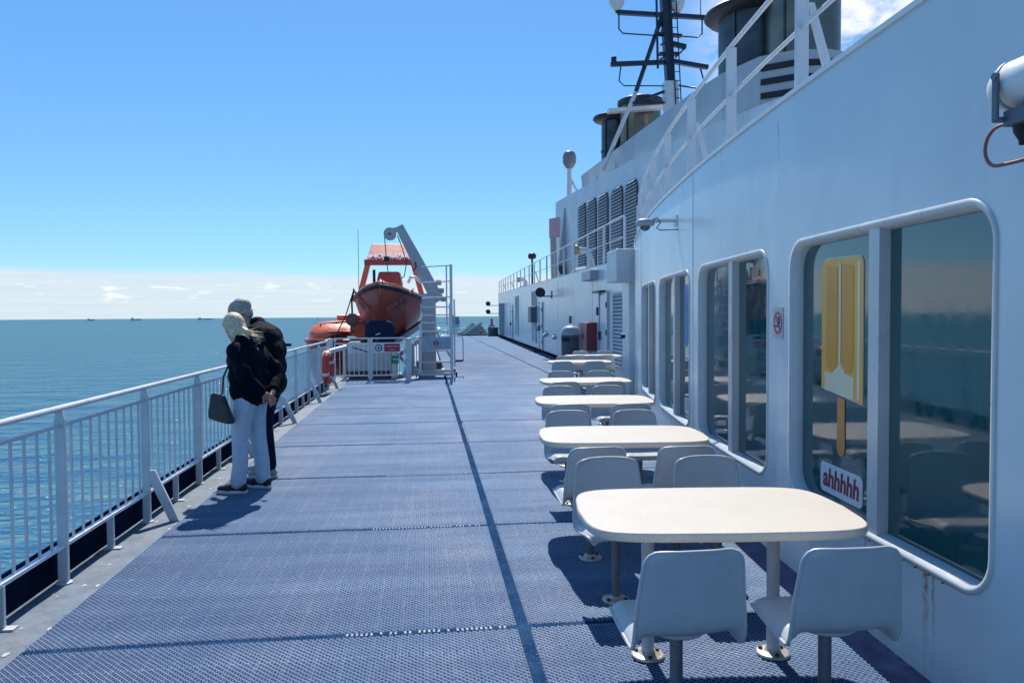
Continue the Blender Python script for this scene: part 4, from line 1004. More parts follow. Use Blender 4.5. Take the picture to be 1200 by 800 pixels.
# ------------------------------------------------------------------ gate, life ring, winch cabinet
def gate_leaf(x0, x1, y, label):
    t = thing('gate', label, 'gate', ((x0 + x1) / 2, y, 0))
    def hb(z, h_): return MB().beam((x0, y, z), (x1, y, z), .03, h_)
    for z, nm in ((1.10, 'top_rail'), (.97, 'upper_rail'), (.16, 'lower_rail')): hb(z, .032).build(nm, RAILP, t)
    for x in (x0, x1): MB().box((x, y, .60), (.032, .032, 1.04)).build('stile', RAILP, t)
    n = 7
    for k in range(1, n): MB().box((x0 + (x1 - x0) * k / n, y, .56), (.018, .018, .80)).build('bar', RAILP, t)
    return t
GY = 19.25
gate_leaf(-2.30, -1.47, GY, 'white barred gate leaf beside the life ring')
g2 = gate_leaf(-1.38, -.58, GY, 'white barred gate leaf carrying the red warning sign')
def flat(mtx_c, name, mat, parent, poly, t0, t1): return decal(name, mat, parent, mtx_c, poly, t0, t1)
FACE = lambda x, y, z: Matrix(((1, 0, 0, x), (0, 0, -1, y), (0, 1, 0, z), (0, 0, 0, 1)))
m = FACE(-.98, GY - .03, .86)
decal('warning_plate', PWHITE, g2, m, rrect(-.36, .32, -.12, .12, .01), 0, .004)
decal('red_panel', M('print_sign_red', (.36, .015, .06), .4), g2, m, rrect(-.09, .30, -.10, .10, .01), .005, .006)
decal('print_line', PPINK, g2, m, [(-.06, .02), (.27, .02), (.27, .045), (-.06, .045)], .0065, .0072); decal('print_line', PPINK, g2, m, [(.03, -.055), (.18, -.055), (.18, -.035), (.03, -.035)], .0065, .0072)
ringpoly('black_ring', PBLACK, g2, m, .065, .09, .006, -.23, 0); decal('black_dot', PBLACK, g2, m, circ(-.23, 0, .03, 12), .0055, .0065)
m = FACE(-.80, GY - .03, .56); decal('green_plate', PGREEN, g2, m, rrect(-.09, .09, -.10, .10, .008), 0, .005); decal('print_line', PWHITE, g2, m, [(-.06, -.012), (.06, -.012), (.06, .012), (-.06, .012)], .0055, .0065)
# gate posts
for k, (x, y, wd) in enumerate(((-2.40, GY, .10), (-1.425, GY + .02, .05), (-.47, GY - .15, .14))):
    o = MB().box((x, y, .55), (wd, .06, 1.1)).build('gate_post', RAILG, bevel=.006)
    tag(o, ('grey gate post where the ship side railing ends', 'slim gate post between the two gate leaves', 'broad grey gate post near the crane steps')[k], 'post')
    if k == 2: MB().beam((x - .02, y + .05, .02), (x - .02, y + .9, .02), .05, .03).build('foot_bar', RAILG, o)
t = thing('side_rail', 'short tube railing with capped end beside the life ring', 'railing', (-2.3, 17.6, 0))
for z in (1.10, .80, .42): MB().tube([(-2.22, 17.05, z), (-2.36, 18.1, z), (-2.40, GY - .1, z)], .02, 8).build('rail', RAILP, t)
for y in (17.7, 18.5): MB().cone((-2.29 - (y - 17.7) * .1, y, 0), (-2.29 - (y - 17.7) * .1, y, 1.1), .022, .022, 8).build('post', RAILP, t)
MB().cone((-2.20, 17.4, .86), (-1.86, 17.7, .95), .055, .05, 10).build('pipe_end', WHITEP, t)
t = thing('crane_fence', 'grey barred fence section between gate post and steps', 'fence', (-.3, 19.8, 0))
for z in (1.08, .12): MB().beam((-.45, GY, z), (-.12, 20.3, z), .03, .03).build('rail', RAILG, t)
for k in range(6): MB().box((-.45 + .06 * k, GY + .2 * k + .05, .6), (.025, .025, .96)).build('bar', RAILG, t)
# life ring (seen almost edge on, hung on the railing)
t = thing('life_ring', 'orange life ring hanging on the railing end', 'life ring', (-2.13, 16.55, .25))
mb = MB(); pts = [(-2.12, 16.55 + .30 * math.cos(2 * math.pi * k / 32) * .95, .56 + .30 * math.sin(2 * math.pi * k / 32)) for k in range(32)]
ang = R(-6)
def rt(p): dy = p[1] - 16.55; return (p[0] + dy * math.sin(-ang) * .9, 16.55 + dy * math.cos(ang), p[2])
mb.tube([rt(p) for p in pts], .075, 12, closed=True); mb.build('ring', M('life_ring_orange', (.62, .055, .035), .45), t)
for k in (2, 10, 18, 26):
    c = Vector(rt(pts[k])); d = (Vector(rt(pts[(k + 1) % 32])) - Vector(rt(pts[k - 1]))).normalized()
    MB().cone(c - d * .035, c + d * .035, .079, .079, 14).build('band', WHITEP, t)
MB().tube([rt((p[0] - .07, 16.55 + (p[1] - 16.55) * 1.15, .52 + (p[2] - .52) * 1.15)) for p in pts], .010, 6, closed=True).build('grab_rope', M('rope', (.6, .55, .48), .8), t)
MB().box((-2.16, 16.6, .52), (.05, .10, .5)).build('holder', RAILP, t)
# winch cabinets
t = thing('winch_cabinet', 'pale grey winch cabinet with yellow pipe behind the gate', 'cabinet', (-1.5, 20.3, 0))
MB().box((-1.52, 20.35, .57), (1.12, .55, .72)).build('cabinet_box', GREYP, t, bevel=.02)
MB().box((-1.52, 20.06, .80), (1.08, .02, .24)).build('upper_panel', M('panel_grey', (.5, .53, .56), .4), t)
MB().box((-1.52, 20.35, .10), (1.0, .5, .2)).build('plinth', DARK, t)
MB().tube([(-2.16, 20.2, 0), (-2.16, 20.2, .85), (-2.0, 20.2, .95), (-1.7, 20.2, .95)], .05, 10).build('pipe', M('cream_pipe', (.55, .49, .36), .45), t)
MB().tube([(-.86, 20.15, 0), (-.86, 20.15, .8)], .09, 12).build('accumulator', MATS['cream_pipe'], t)
MB().beam((-1.95, 20.04, .85), (-1.55, 20.04, .72), .02, .03).build('lever', DARK, t)
for x in (-1.7, -1.3): MB().cone((x, 20.2, .92), (x, 20.2, 1.05), .06, .05, 10).build('valve', DARK, t)
t = thing('covered_console', 'tall rounded console under a navy tarpaulin cover behind the gate', 'console', (-1.27, 20.75, 0))
mb = MB()
for z0, z1, s in ((.0, .3, .36), (.3, 1.1, .37), (1.1, 1.42, .385)): pass
levels = [(.35, .0), (.36, .4), (.375, .9), (.39, 1.2), (.385, 1.40), (.34, 1.50), (.25, 1.535), (.0, 1.545)]
pl = rrect(-1, 1, -1, 1, .35, 5); n = len(pl)
vs = [(-1.27 + a * s * (1 + .02 * math.sin(9 * a + 5 * z)), 20.78 + b * s * .8, z) for s, z in levels for a, b in pl]
mb.add(vs, [(j * n + k, j * n + (k + 1) % n, (j + 1) * n + (k + 1) % n, (j + 1) * n + k) for j in range(len(levels) - 1) for k in range(n)], True); mb.build('tarpaulin', COVER, t)
MB().beam((-1.36, 20.43, 1.16), (-1.24, 20.43, 1.20), .01, .035).build('label_tag', PGREY, t)

# ------------------------------------------------------------------ lifeboat
lb = thing('lifeboat', 'enclosed orange lifeboat stowed outboard beyond the gate', 'lifeboat', (-2.45, 25.6, -.6))
def boat_mesh(secs, closed_ends=True, smooth=True):
    n = len(secs[0]); vs = [p for s in secs for p in s]
    fs = [(i * n + k, i * n + k + 1, (i + 1) * n + k + 1, (i + 1) * n + k) for i in range(len(secs) - 1) for k in range(n - 1)]
    mb = MB(); mb.add(vs, fs, smooth); return mb
secs = []; secs2 = []
for i in range(19):
    f = i / 18; y = 22.0 + 8.0 * f; s = .62 + .38 * min(1, min(f, 1 - f) / .14) ** .6
    if i in (0, 18): s = .60; y += .02 if i else -.02
    W = 1.12 * s
    secs2.append([(-2.45 + W * math.copysign(abs(math.cos(R(a))) ** .55, math.cos(R(a))), y + (1 - f * 2) * .45 * max(0, math.sin(R(a))) * (1 if i in (0, 1, 17, 18) else 0), .93 + .60 * (max(0, math.sin(R(a))) ** .62) * (.55 + .45 * s)) for a in range(180, -1, -12)])
    secs.append([(-2.45 + (W + .05) * math.cos(R(a)), y, .95 - 1.75 * (abs(math.sin(R(a))) ** .8) * (.6 + .4 * s)) for a in range(180, 361, 12)])
for Lq in (secs, secs2):
    for idx in (0, -1):
        row = Lq[idx]; c_ = Vector((0, 0, 0))
        for p in row: c_ += Vector(p)
        c_ /= len(row); cap = [tuple(c_ + (Vector(p) - c_) * .02) for p in row]
        Lq.insert(0, cap) if idx == 0 else Lq.append(cap)
boat_mesh(secs).build('hull', M('lifeboat_hull', (.40, .10, .055), .4, var=.12), lb); boat_mesh(secs2).build('canopy', ORANGE, lb)
mb = MB(); 
mb.tube([q_[0] for q_ in secs[1:-1]] + [q_[-1] for q_ in secs[1:-1][::-1]], .06, 8, closed=True); mb.build('fender', REDB, lb)
for dz_, dx in ((.32, .06), (.0, .0)):
    pass
MB().tube([(-3.25, 22.9, 1.42), (-2.45, 22.55, 1.50), (-1.6, 22.9, 1.42)], .03, 8).build('grab_rail', REDB, lb)
MB().tube([(-3.35, 22.5, 1.18), (-2.45, 22.0, 1.22), (-1.5, 22.5, 1.18)], .03, 8).build('grab_rail', REDB, lb)
for x in (-3.1, -2.45, -1.8): MB().cone((x, 22.35, 1.0), (x, 22.6, 1.45), .02, .02, 6).build('stanchion', REDB, lb)
MB().box((-2.45, 26, 1.62), (1.0, 1.4, .18)).build('hatch', ORANGE, lb, bevel=.05)
for y in (23.6, 28.2):
    o = MB().beam((-3.4, y, -.95), (-.6, y, -.75), .22, .25).build('cradle_beam', GREYP, lb)

# ------------------------------------------------------------------ rescue boat
BX, BY = -1.17, 23.5
rb = thing('rescue_boat', 'orange red rescue boat hanging from the crane, bow towards the gate', 'rescue boat', (BX, BY, 0), R(-3))
secs = []; ns = 13
sheer = []
for i in range(ns):
    f = i / (ns - 1); y = -2.3 + 5.0 * f              # bow at -y
    bw = 1.08 * min(1, (max(0.0, f) * 2.1) ** .52) if f > 0 else .02
    bw = max(bw, .04)
    if f > .8: bw *= 1 - .12 * (f - .8) / .2
    zk = .92 + 1.25 * max(0, 1 - f / .42) ** 2.0          # keel rises to bow
    zs = 2.16 + .34 * max(0, 1 - f / .6) ** 1.6           # sheer
    zk = min(zk, zs - .02)
    row = []
    for k in range(13):
        u = -1 + k / 6; a = abs(u)
        x = bw * (1 if u > 0 else -1) * (a ** .62); z = zk + (zs - zk) * (a ** 1.75)
        row.append((x, y, z))
    secs.append(row); sheer.append((bw, y, zs))
b = boat_mesh(secs); hullb = b.build('hull', REDO, rb, world=False)
sf = hullb.modifiers.new('sub', 'SUBSURF'); sf.levels = 1; sf.render_levels = 2; so = hullb.modifiers.new('sol', 'SOLIDIFY'); so.thickness = .03
MB().tube([(-b_, y, z) for b_, y, z in sheer[::-1]] + [(b_, y, z) for b_, y, z in sheer], .065, 10).build('fender', M('fender_navy', (.02, .025, .05), .5), rb, world=False)
MB().tube([(-b_ * .93, y + .05, z + .085) for b_, y, z in sheer[::-1]] + [(b_ * .93, y + .05, z + .085) for b_, y, z in sheer], .05, 8).build('gunwale', ORANGE, rb, world=False)
# foredeck
mb = MB(); vs = []
for b_, y, z in sheer[:8]: vs += [(-b_ * .9, y + .08, z + .05), (0, y + .08, z + .20), (b_ * .9, y + .08, z + .05)]
mb.add(vs, [f for i in range(7) for f in ((3 * i, 3 * i + 1, 3 * i + 4, 3 * i + 3), (3 * i + 1, 3 * i + 2, 3 * i + 5, 3 * i + 4))], True); mb.build('foredeck', M('boat_deck_cream', (.66, .58, .52), .45), rb, world=False)
mb = MB(); lv = [(.40, .36, 2.35), (.38, .34, 2.72), (.33, .27, 3.0), (.30, .24, 3.05)]
vs = [(sx * a, .6 + sy * bq, z) for a, bq, z in lv for sx, sy in ((-1, -1), (1, -1), (1, 1), (-1, 1))]
mb.add(vs, [(j * 4 + k, j * 4 + (k + 1) % 4, (j + 1) * 4 + (k + 1) % 4, (j + 1) * 4 + k) for j in range(3) for k in range(4)] + [(12, 13, 14, 15)]); mb.build('console', REDB, rb, world=False, bevel=.03)
MB().cone((-.48, .5, 2.4), (-.48, .5, 3.12), .045, .045, 10).build('exhaust', BLACK, rb, world=False)
# arch
AY = .9
for s in (-1, 1):
    MB().beam((s * 1.02, AY, 2.2), (s * .68, AY, 3.48), .13, .16).build('arch_leg', ORANGE, rb, world=False)
mb = MB(); vs = [(-.78, AY - .22, 3.38), (.78, AY - .22, 3.38), (.66, AY + .55, 4.02), (-.66, AY + .55, 4.02)]
vs2 = [(x, y, z - .10) for x, y, z in vs]; mb.add(vs + vs2, [(0, 1, 2, 3), (7, 6, 5, 4), (0, 4, 5, 1), (1, 5, 6, 2), (2, 6, 7, 3), (3, 7, 4, 0)]); pan = mb.build('arch_top', M('arch_salmon', (.80, .17, .10), .4), rb, world=False, bevel=.02)
MB().beam((-.80, AY - .24, 3.36), (.80, AY - .24, 3.36), .08, .18).build('arch_beam', REDB, rb, world=False)
slope = math.atan2(.64, .77)
W4 = parent_world(rb)
text_mesh('IMO 9587867', 'lettering', PWHITE, rb, W4 @ Matrix.Translation((0, AY - .01, 3.575)) @ Matrix.Rotation(slope, 4, 'X'), .27, .006, offset=.006, xs=.93)
MB().cone((-.92, .2, 2.4), (-.92, .2, 4.35), .010, .008, 6).build('antenna', DARK, rb, world=False)
MB().tube([(.62, .2, 2.72), (.70, -.05, 2.86), (.86, -.1, 2.84), (1.0, .1, 2.7)], .05, 8).build('search_light', WHITEP, rb, world=False)
# hull lettering, two lines on each bow cheek
def cheek(s, x, y, z, txt, size):
    # local x of text along hull side, pointing from viewer's left to right
    n = Vector((s * .60, -.74, -.30)).normalized(); xv = Vector((.78 , s * .60, 0)).normalized(); xv = (xv - n * xv.dot(n)).normalized(); yv = n.cross(xv)
    m4 = Matrix(((xv.x, yv.x, n.x, x), (xv.y, yv.y, n.y, y), (xv.z, yv.z, n.z, z), (0, 0, 0, 1)))
    return m4
# raycast to seat the lettering on the hull
bpy.context.view_layer.update()
dg = bpy.context.evaluated_depsgraph_get(); hev = hullb.evaluated_get(dg)
def seat_text(txt, x, z, size):
    ok, loc, nor, idx = hev.ray_cast(Vector((x, -6, z)), Vector((0, 1, 0)))
    if not ok: return
    if nor.y > 0: nor = -nor
    xv = Vector((1, 0, 0)); xv = (xv - nor * xv.dot(nor)).normalized(); yv = nor.cross(xv)
    m4 = Matrix(((xv.x, yv.x, nor.x, loc.x + nor.x * .03), (xv.y, yv.y, nor.y, loc.y + nor.y * .03), (xv.z, yv.z, nor.z, loc.z + nor.z * .03), (0, 0, 0, 1)))
    text_mesh(txt, 'lettering', PFADE, rb, W4 @ m4, size, .012)
seat_text('COPENHAGEN', .50, 2.13, .20); seat_text('FERRY 22', .48, 1.92, .19); seat_text('COPENHAGEN', -.62, 2.13, .20); seat_text('FERRY 22', -.58, 1.92, .19)

# lifting block hanging at the boat's side
t = thing('lifting_block', 'red brown hook block hanging on a cable beside the rescue boat', 'hook block', (-2.1, 22.0, 1.3))
mb = MB(); mb.lathe([(.0, -.05), (.15, -.05), (.19, -.03), (.19, .03), (.15, .05), (0, .05)], (-2.12, 22.0, 1.56), 18, axis=(0, -1, 0)); mb.build('sheave', M('block_brown', (.24, .07, .05), .5), t)
MB().tube([(-2.12 + .05 * math.cos(a * .6), 22.0, 1.32 + .05 * math.sin(a * .6)) for a in range(10)], .016, 6).build('hook', DARK, t)
MB().tube([(-2.12, 22.0, 1.72), (-2.14, 22.1, 2.1), (-2.1, 22.4, 2.44)], .028, 6).build('strap', BLACK, t)
MB().tube([(-2.10, 22.3, 2.42), (-2.3, 22.0, 1.7), (-2.62, 21.3, .9)], .018, 6).build('cable', BLACK, t)
# boat cradle
t = thing('boat_cradle', 'grey sloping steel cradle under the rescue boat beside the crane', 'cradle', (-.4, 23.2, 0))
MB().beam((-1.15, 22.9, .72), (.05, 22.9, 1.52), .30, .16).build('cradle_arm', GREYP, t); MB().beam((-1.15, 22.9, .84), (.05, 22.9, 1.64), .34, .07).build('rubber_pad', BLACK, t)
MB().beam((-.9, 23.1, .42), (.05, 23.1, 1.1), .25, .12).build('lower_arm', GREYP, t)
MB().box((-.45, 23.0, .4), (.16, .25, .8)).build('leg', GREYP, t); MB().box((-.05, 23.0, .55), (.2, .3, 1.1)).build('leg', GREYP, t)
MB().beam((-1.1, 22.75, .70), (-.45, 22.75, .1), .1, .1).build('stay', GREYP, t)

# ------------------------------------------------------------------ crane
cr = thing('davit_crane', 'pale grey slewing davit crane with inclined arm over the rescue boat', 'crane', (.05, 22.0, 0))
cy = 22.0
CP = M('crane_paint', (.42, .43, .45), .4, var=.08, dirt=(.3, .22, .17), dirt_amt=.3)
mb = MB(); mb.box((.07, cy, 1.15), (.40, .5, 2.3)); mb.build('pedestal', CP, cr, bevel=.03)
MB().box((.06, cy, .05), (.9, .9, .1)).build('base_plate', CP, cr)
mb = MB(); p0 = Vector((.26, cy, 2.25)); p1 = Vector((-.76, cy, 4.24)); d = (p1 - p0).normalized(); s_ = Vector((d.z, 0, -d.x))
vs = []
for p, hw, hd in ((p0 - d * .2, .18, .22), (p0 + d * .7, .17, .2), (p1, .12, .16)):
    for a, bq in ((-1, -1), (1, -1), (1, 1), (-1, 1)): vs.append(p + s_ * (a * hw) + Vector((0, bq * hd, 0)))
mb.add(vs, [(j * 4 + k, j * 4 + (k + 1) % 4, (j + 1) * 4 + (k + 1) % 4, (j + 1) * 4 + k) for j in range(2) for k in range(4)] + [(0, 3, 2, 1), (8, 9, 10, 11)]); mb.build('arm', CP, cr, bevel=.02)
mb = MB(); mb.cone((-1.02, cy - .10, 4.02), (-1.02, cy + .10, 4.02), .18, .18, 20); mb.build('sheave', CP, cr)
MB().cone((-1.02, cy - .11, 4.02), (-1.02, cy + .11, 4.02), .035, .035, 10).build('sheave_pin', DARK, cr)
MB().beam((-1.1, cy, 4.08), (-.78, cy, 4.16), .24, .12).build('sheave_bracket', CP, cr)
MB().tube([(-1.18, cy, 4.0), (-1.16, cy + .6, 3.3), (-1.14, cy + 1.2, 2.95)], .014, 6).build('hoist_wire', DARK, cr)
MB().box((-1.15, cy + .5, 3.34), (.16, .12, .14)).build('hook_block', BLACK, cr)
MB().tube([(-.80, cy - .22, 3.95), (-.70, cy - .25, 3.7), (-.55, cy - .24, 3.2), (-.62, cy - .1, 2.8), (-.95, cy + .4, 2.62)], .014, 6).build('slack_cable', BLACK, cr)
for k in range(3): MB().box((.36 + .07 * k, cy, 2.62 - .24 * k), (.16, .3, .14)).build('arm_lug', CP, cr)
MB().tube([(-.3, cy - .24, 3.2), (-.28, cy - .3, 3.05), (-.36, cy - .24, 2.95)], .02, 6).build('eye', DARK, cr)
MB().box((.10, cy - .30, .95), (.30, .06, .5)).build('control_box', GREYP, cr)
MB().box((.05, cy + .1, .22), (.75, .6, .22)).build('dark_base', DARK, cr)

# ------------------------------------------------------------------ boarding steps
st = thing('boarding_steps', 'wheeled grey metal boarding steps with high handrail beside the crane', 'steps', (.22, 20.4, MT))
sy0, sy1 = 20.1, 21.3
for x, top_ in ((-.17, 1.45), (.66, 3.02)): MB().beam((x, sy0, .1), (x, sy0 + .05, top_), .075 if x > 0 else .06, .07).build('front_post', RAILP, st)
MB().cone((.54, sy0 + .05, 1.4), (.54, sy0 + .05, 3.0), .02, .02, 8).build('hand_post', RAILP, st)
MB().cone((.74, sy0 + .05, .3), (.74, sy0 + .05, 2.1), .02, .02, 8).build('hand_post', RAILP, st)
for z in (3.0, 2.58, 2.16): MB().cone((-.12, sy0 + .45, z - .02), (.66, sy0 + .05, z), .017, .017, 8).build('hand_rail', RAILP, st)
zs = [.42, .72, 1.0, 1.24, 1.47, 1.68, 1.90]
for k, z in enumerate(zs): MB().box((.245, sy0 + .10 + .12 * k, z), (.80, .16, .035)).build('tread', RAILP, st)
for x in (-.15, .64): MB().beam((x, sy0 + .12, .25), (x, sy1 - .1, 1.98), .03, .09).build('stringer', RAILG, st)
MB().beam((.0, sy1 - .2, 1.7), (.66, sy1 - .2, .5), .06, .06).build('cross_brace', GREYP, st)
MB().box((.245, sy0 - .03, .93), (.76, .012, .34)).build('sign_panel', M('panel_blue_grey', (.34, .42, .50), .4), st)
m = FACE(.245, sy0 - .04, .93); decal('symbol_plate', PGREY, st, m, rrect(-.10, .10, -.11, .11, .01), 0, .003); decal('symbol', REDCAB, st, m, circ(0, 0, .07, 16), .004, .005); decal('symbol_bar', PWHITE, st, m, [(-.012, -.045), (.012, -.045), (.012, .045), (-.012, .045)], .0055, .0065)
for y in (sy0, sy1): MB().beam((-.32, y, .10), (.80, y, .10), .07, .07).build('base_bar', RAILG, st)
for x in (-.2, .68): MB().beam((x, sy0, .10), (x, sy1, .10), .06, .06).build('base_bar', RAILG, st)
for x in (-.28, .78):
    for y in (sy0 - .02, sy1): MB().cone((x - .02, y, .10), (x + .02, y, .10), .075, .075, 14).build('castor', BLACK, st)
MB().tube([(.70, sy0 + .3, 1.12), (.95, sy0 + .35, 1.10), (.98, sy0 + .35, 1.0), (.98, sy0 + .35, .42), (.72, sy0 + .3, .40)], .02, 8).build('side_handle', RAILP, st)
MB().box((.86, sy0 + .35, .44), (.22, .2, .05)).build('side_plate', DARK, st)

# ------------------------------------------------------------------ far end of the deck
def windscreen(x0, x1, y, label):
    t = thing('windscreen', label, 'windscreen', ((x0 + x1) / 2, y, 0))
    P = [(x0, y, .12), (x1, y, .12), (x1 - .75, y, 1.02), (x0 + 1.35, y, 1.02)]
    for a, bq in ((0, 1), (1, 2), (2, 3), (3, 0)): MB().beam(P[a], P[bq], .09, .09).build('frame', RAILP, t)
    mb = MB(); mb.add([(x, yy - .006, z) for x, yy, z in P] + [(x, yy + .006, z) for x, yy, z in P], [(0, 1, 2, 3), (7, 6, 5, 4), (0, 4, 5, 1), (1, 5, 6, 2), (2, 6, 7, 3), (3, 7, 4, 0)]); mb.build('pane', CLEAR, t)
    MB().box(((x0 + x1) / 2, y, .06), (x1 - x0 + .2, .25, .12)).build('base', DARK, t)
windscreen(3.0, 5.15, 62.5, 'slanted white framed glass windscreen in front, at the far deck end')
windscreen(2.7, 4.6, 64.6, 'slanted glass windscreen behind the other one at the far deck end')
t = thing('barrier_post', 'red barrier post standing before the glass windscreens', 'post', (4.45, 61.6, MT))
MB().cone((4.45, 61.6, MT), (4.45, 61.6, 1.15), .055, .05, 12).build('post', REDB, t); MB().cone((4.45, 61.6, MT), (4.45, 61.6, MT + .06), .17, .13, 14).build('base', REDB, t)
for z in (.45, .8): MB().cone((4.45, 61.6, z), (4.45, 61.6, z + .1), .058, .058, 12).build('band', WHITEP, t)
o = MB().lathe([(.16, 0), (.12, .1), (.10, .5), (.03, .58), (0, .58)], (fx(61) - .55, 61.8, .9), 14).build('warning_cone', M('cone_red', (.6, .12, .12), .5)); tag(o, 'faded red cone standing by the far grey drum bin', 'cone')
o = MB().lathe([(.3, 0), (.3, .9), (.27, .9), (.27, 0)], (fx(61) - .55, 61.8, MT), 14).build('bollard', GREYP); tag(o, 'grey deck bollard under the faded red cone', 'bollard')
t = thing('stern_railing', 'low dark railing across the far deck end', 'railing', (2, DE - .1, 0))
for z in (.5, 1.0): MB().cone((-.6, DE - .1, z * .55), (6.5, DE - .1, z * .55), .03, .03, 8).build('rail', GREYP, t)
for k in range(7): MB().cone((-.5 + 1.15 * k, DE - .1, 0), (-.5 + 1.15 * k, DE - .1, .56), .03, .03, 8).build('post', GREYP, t)

# ------------------------------------------------------------------ ships on the horizon
def far_ship(px, dist, L, H, label, high=False):
    az = YAW + math.atan((px - 600) / 880.0); c = Vector((math.sin(az) * dist, math.cos(az) * dist, SEA_Z)); t = thing('far_ship', label, 'ship', c, -az)
    mb = MB(); mb.prism([(-L / 2, -L * .07), (L * .42, -L * .07), (L / 2, 0), (L * .42, L * .07), (-L / 2, L * .07)], -1, H * .35); mb.build('hull', SHIPG, t, world=False)
    MB().box((-L * .33, 0, H * .65), (L * .16, L * .1, H * .6)).build('superstructure', SHIPW if not high else SHIPG, t, world=False)
    if high:
        MB().box((0.02 * L, 0, H * .55), (L * .78, L * .12, H * .42)).build('deckhouse', SHIPG, t, world=False)
        MB().cone((0, 0, H * .7), (0, 0, H * 1.6), L * .012, L * .008, 6).build('mast', SHIPG, t, world=False)
    else: MB().box((L * .1, 0, H * .40), (L * .4, L * .08, H * .14)).build('cargo', SHIPG, t, world=False)
far_ship(107, 9000, 70, 22, 'smallest cargo ship on the horizon')
far_ship(160, 9000, 110, 26, 'cargo ship with tall stern on the horizon')
far_ship(241, 8500, 160, 20, 'long low cargo ship on the horizon near the two people')
far_ship(534, 1500, 17, 18, 'dark workboat at sea beyond the boarding steps', True)
t = thing('far_sailboat', 'tiny pale sailboat on the horizon beyond the lifeboat', 'sailboat', (0, 0, 0))
az = YAW + math.atan((372.5 - 600) / 880.0); D_ = 5200; c = Vector((math.sin(az) * D_, math.cos(az) * D_, SEA_Z)); t.location = c; t.rotation_euler = (0, 0, -az)
MB().prism([(-6, -1.5), (4, -1.5), (7, 0), (4, 1.5), (-6, 1.5)], 0, 1.6).build('hull', SHIPW, t, world=False)
MB().add([(-4, 0, 3), (.3, 0, 3), (.3, 0, 21), (-4, .2, 3), (.3, .2, 3), (.3, .2, 21)], [(0, 1, 2), (5, 4, 3), (0, 3, 4, 1), (1, 4, 5, 2), (2, 5, 3, 0)]).build('sail', SHIPW, t, world=False)

# ------------------------------------------------------------------ people
def hand(mb, wrist, direction, palm_n, side, curl=.5, scale=1.0):
    """palm with four fingers and a thumb as capsules"""
    w0 = Vector(wrist); d = Vector(direction).normalized(); n = Vector(palm_n); n = (n - d * n.dot(d)).normalized(); s = d.cross(n) * side
    for k in range(4): o_ = (k - 1.5) * .019 * scale; mb.capsule(w0 + d * .015 + s * o_ * .7, w0 + d * .085 * scale + s * o_, .014 * scale, .012 * scale, 8)
    for k, L in enumerate((.070, .080, .075, .058)):
        o_ = (k - 1.5) * .021 * scale; p = w0 + d * .088 * scale + s * o_; dirv = d
        for j in range(3):
            ang = curl * (j + .6) * .7; dirv = (d * math.cos(ang) + n * math.sin(ang)).normalized(); p2 = p + dirv * (L * scale * (.42, .32, .26)[j]); mb.capsule(p, p2, (.0092 - .0008 * j) * scale, (.0086 - .0008 * j) * scale, 8); p = p2
    p = w0 + d * .03 * scale - s * .03 * scale; p2 = p + (d * .6 - s * .7 + n * .3).normalized() * .035 * scale; p3 = p2 + (d * .9 - s * .2 + n * .4).normalized() * .03 * scale
    mb.capsule(p, p2, .0115 * scale, .0105 * scale, 8); mb.capsule(p2, p3, .0105 * scale, .009 * scale, 8)
def head(mb, c, fwd_, up_, r=1.0):
    f = Vector(fwd_).normalized(); u = Vector(up_); u = (u - f * u.dot(f)).normalized(); l = u.cross(f); c = Vector(c)
    rot = Matrix((( f.x, l.x, u.x), (f.y, l.y, u.y), (f.z, l.z, u.z)))
    mb.sphere(c + u * .015 * r, (.098 * r, .078 * r, .105 * r), 20, 14, rot)          # skull
    mb.sphere(c + f * .035 * r - u * .055 * r, (.062 * r, .055 * r, .068 * r), 16, 10, rot)  # jaw
    mb.capsule(c + f * .085 * r - u * .095 * r, c + f * .078 * r - u * .085 * r, .022 * r)  # chin
    mb.capsule(c + f * .096 * r + u * .012 * r, c + f * .115 * r - u * .028 * r, .010 * r, .016 * r, 8)  # nose
    mb.capsule(c + f * .098 * r + l * .018 * r - u * .062 * r, c + f * .098 * r - l * .018 * r - u * .062 * r, .009 * r)  # lips
    mb.capsule(c + f * .090 * r + l * .03 * r + u * .03 * r, c + f * .090 * r - l * .03 * r + u * .03 * r, .012 * r)  # brow
    for s in (-1, 1): mb.sphere(c + l * (s * .078 * r) - u * .012 * r - f * .005, (.022 * r, .010 * r, .034 * r), 10, 8, rot)
    return f, u, l
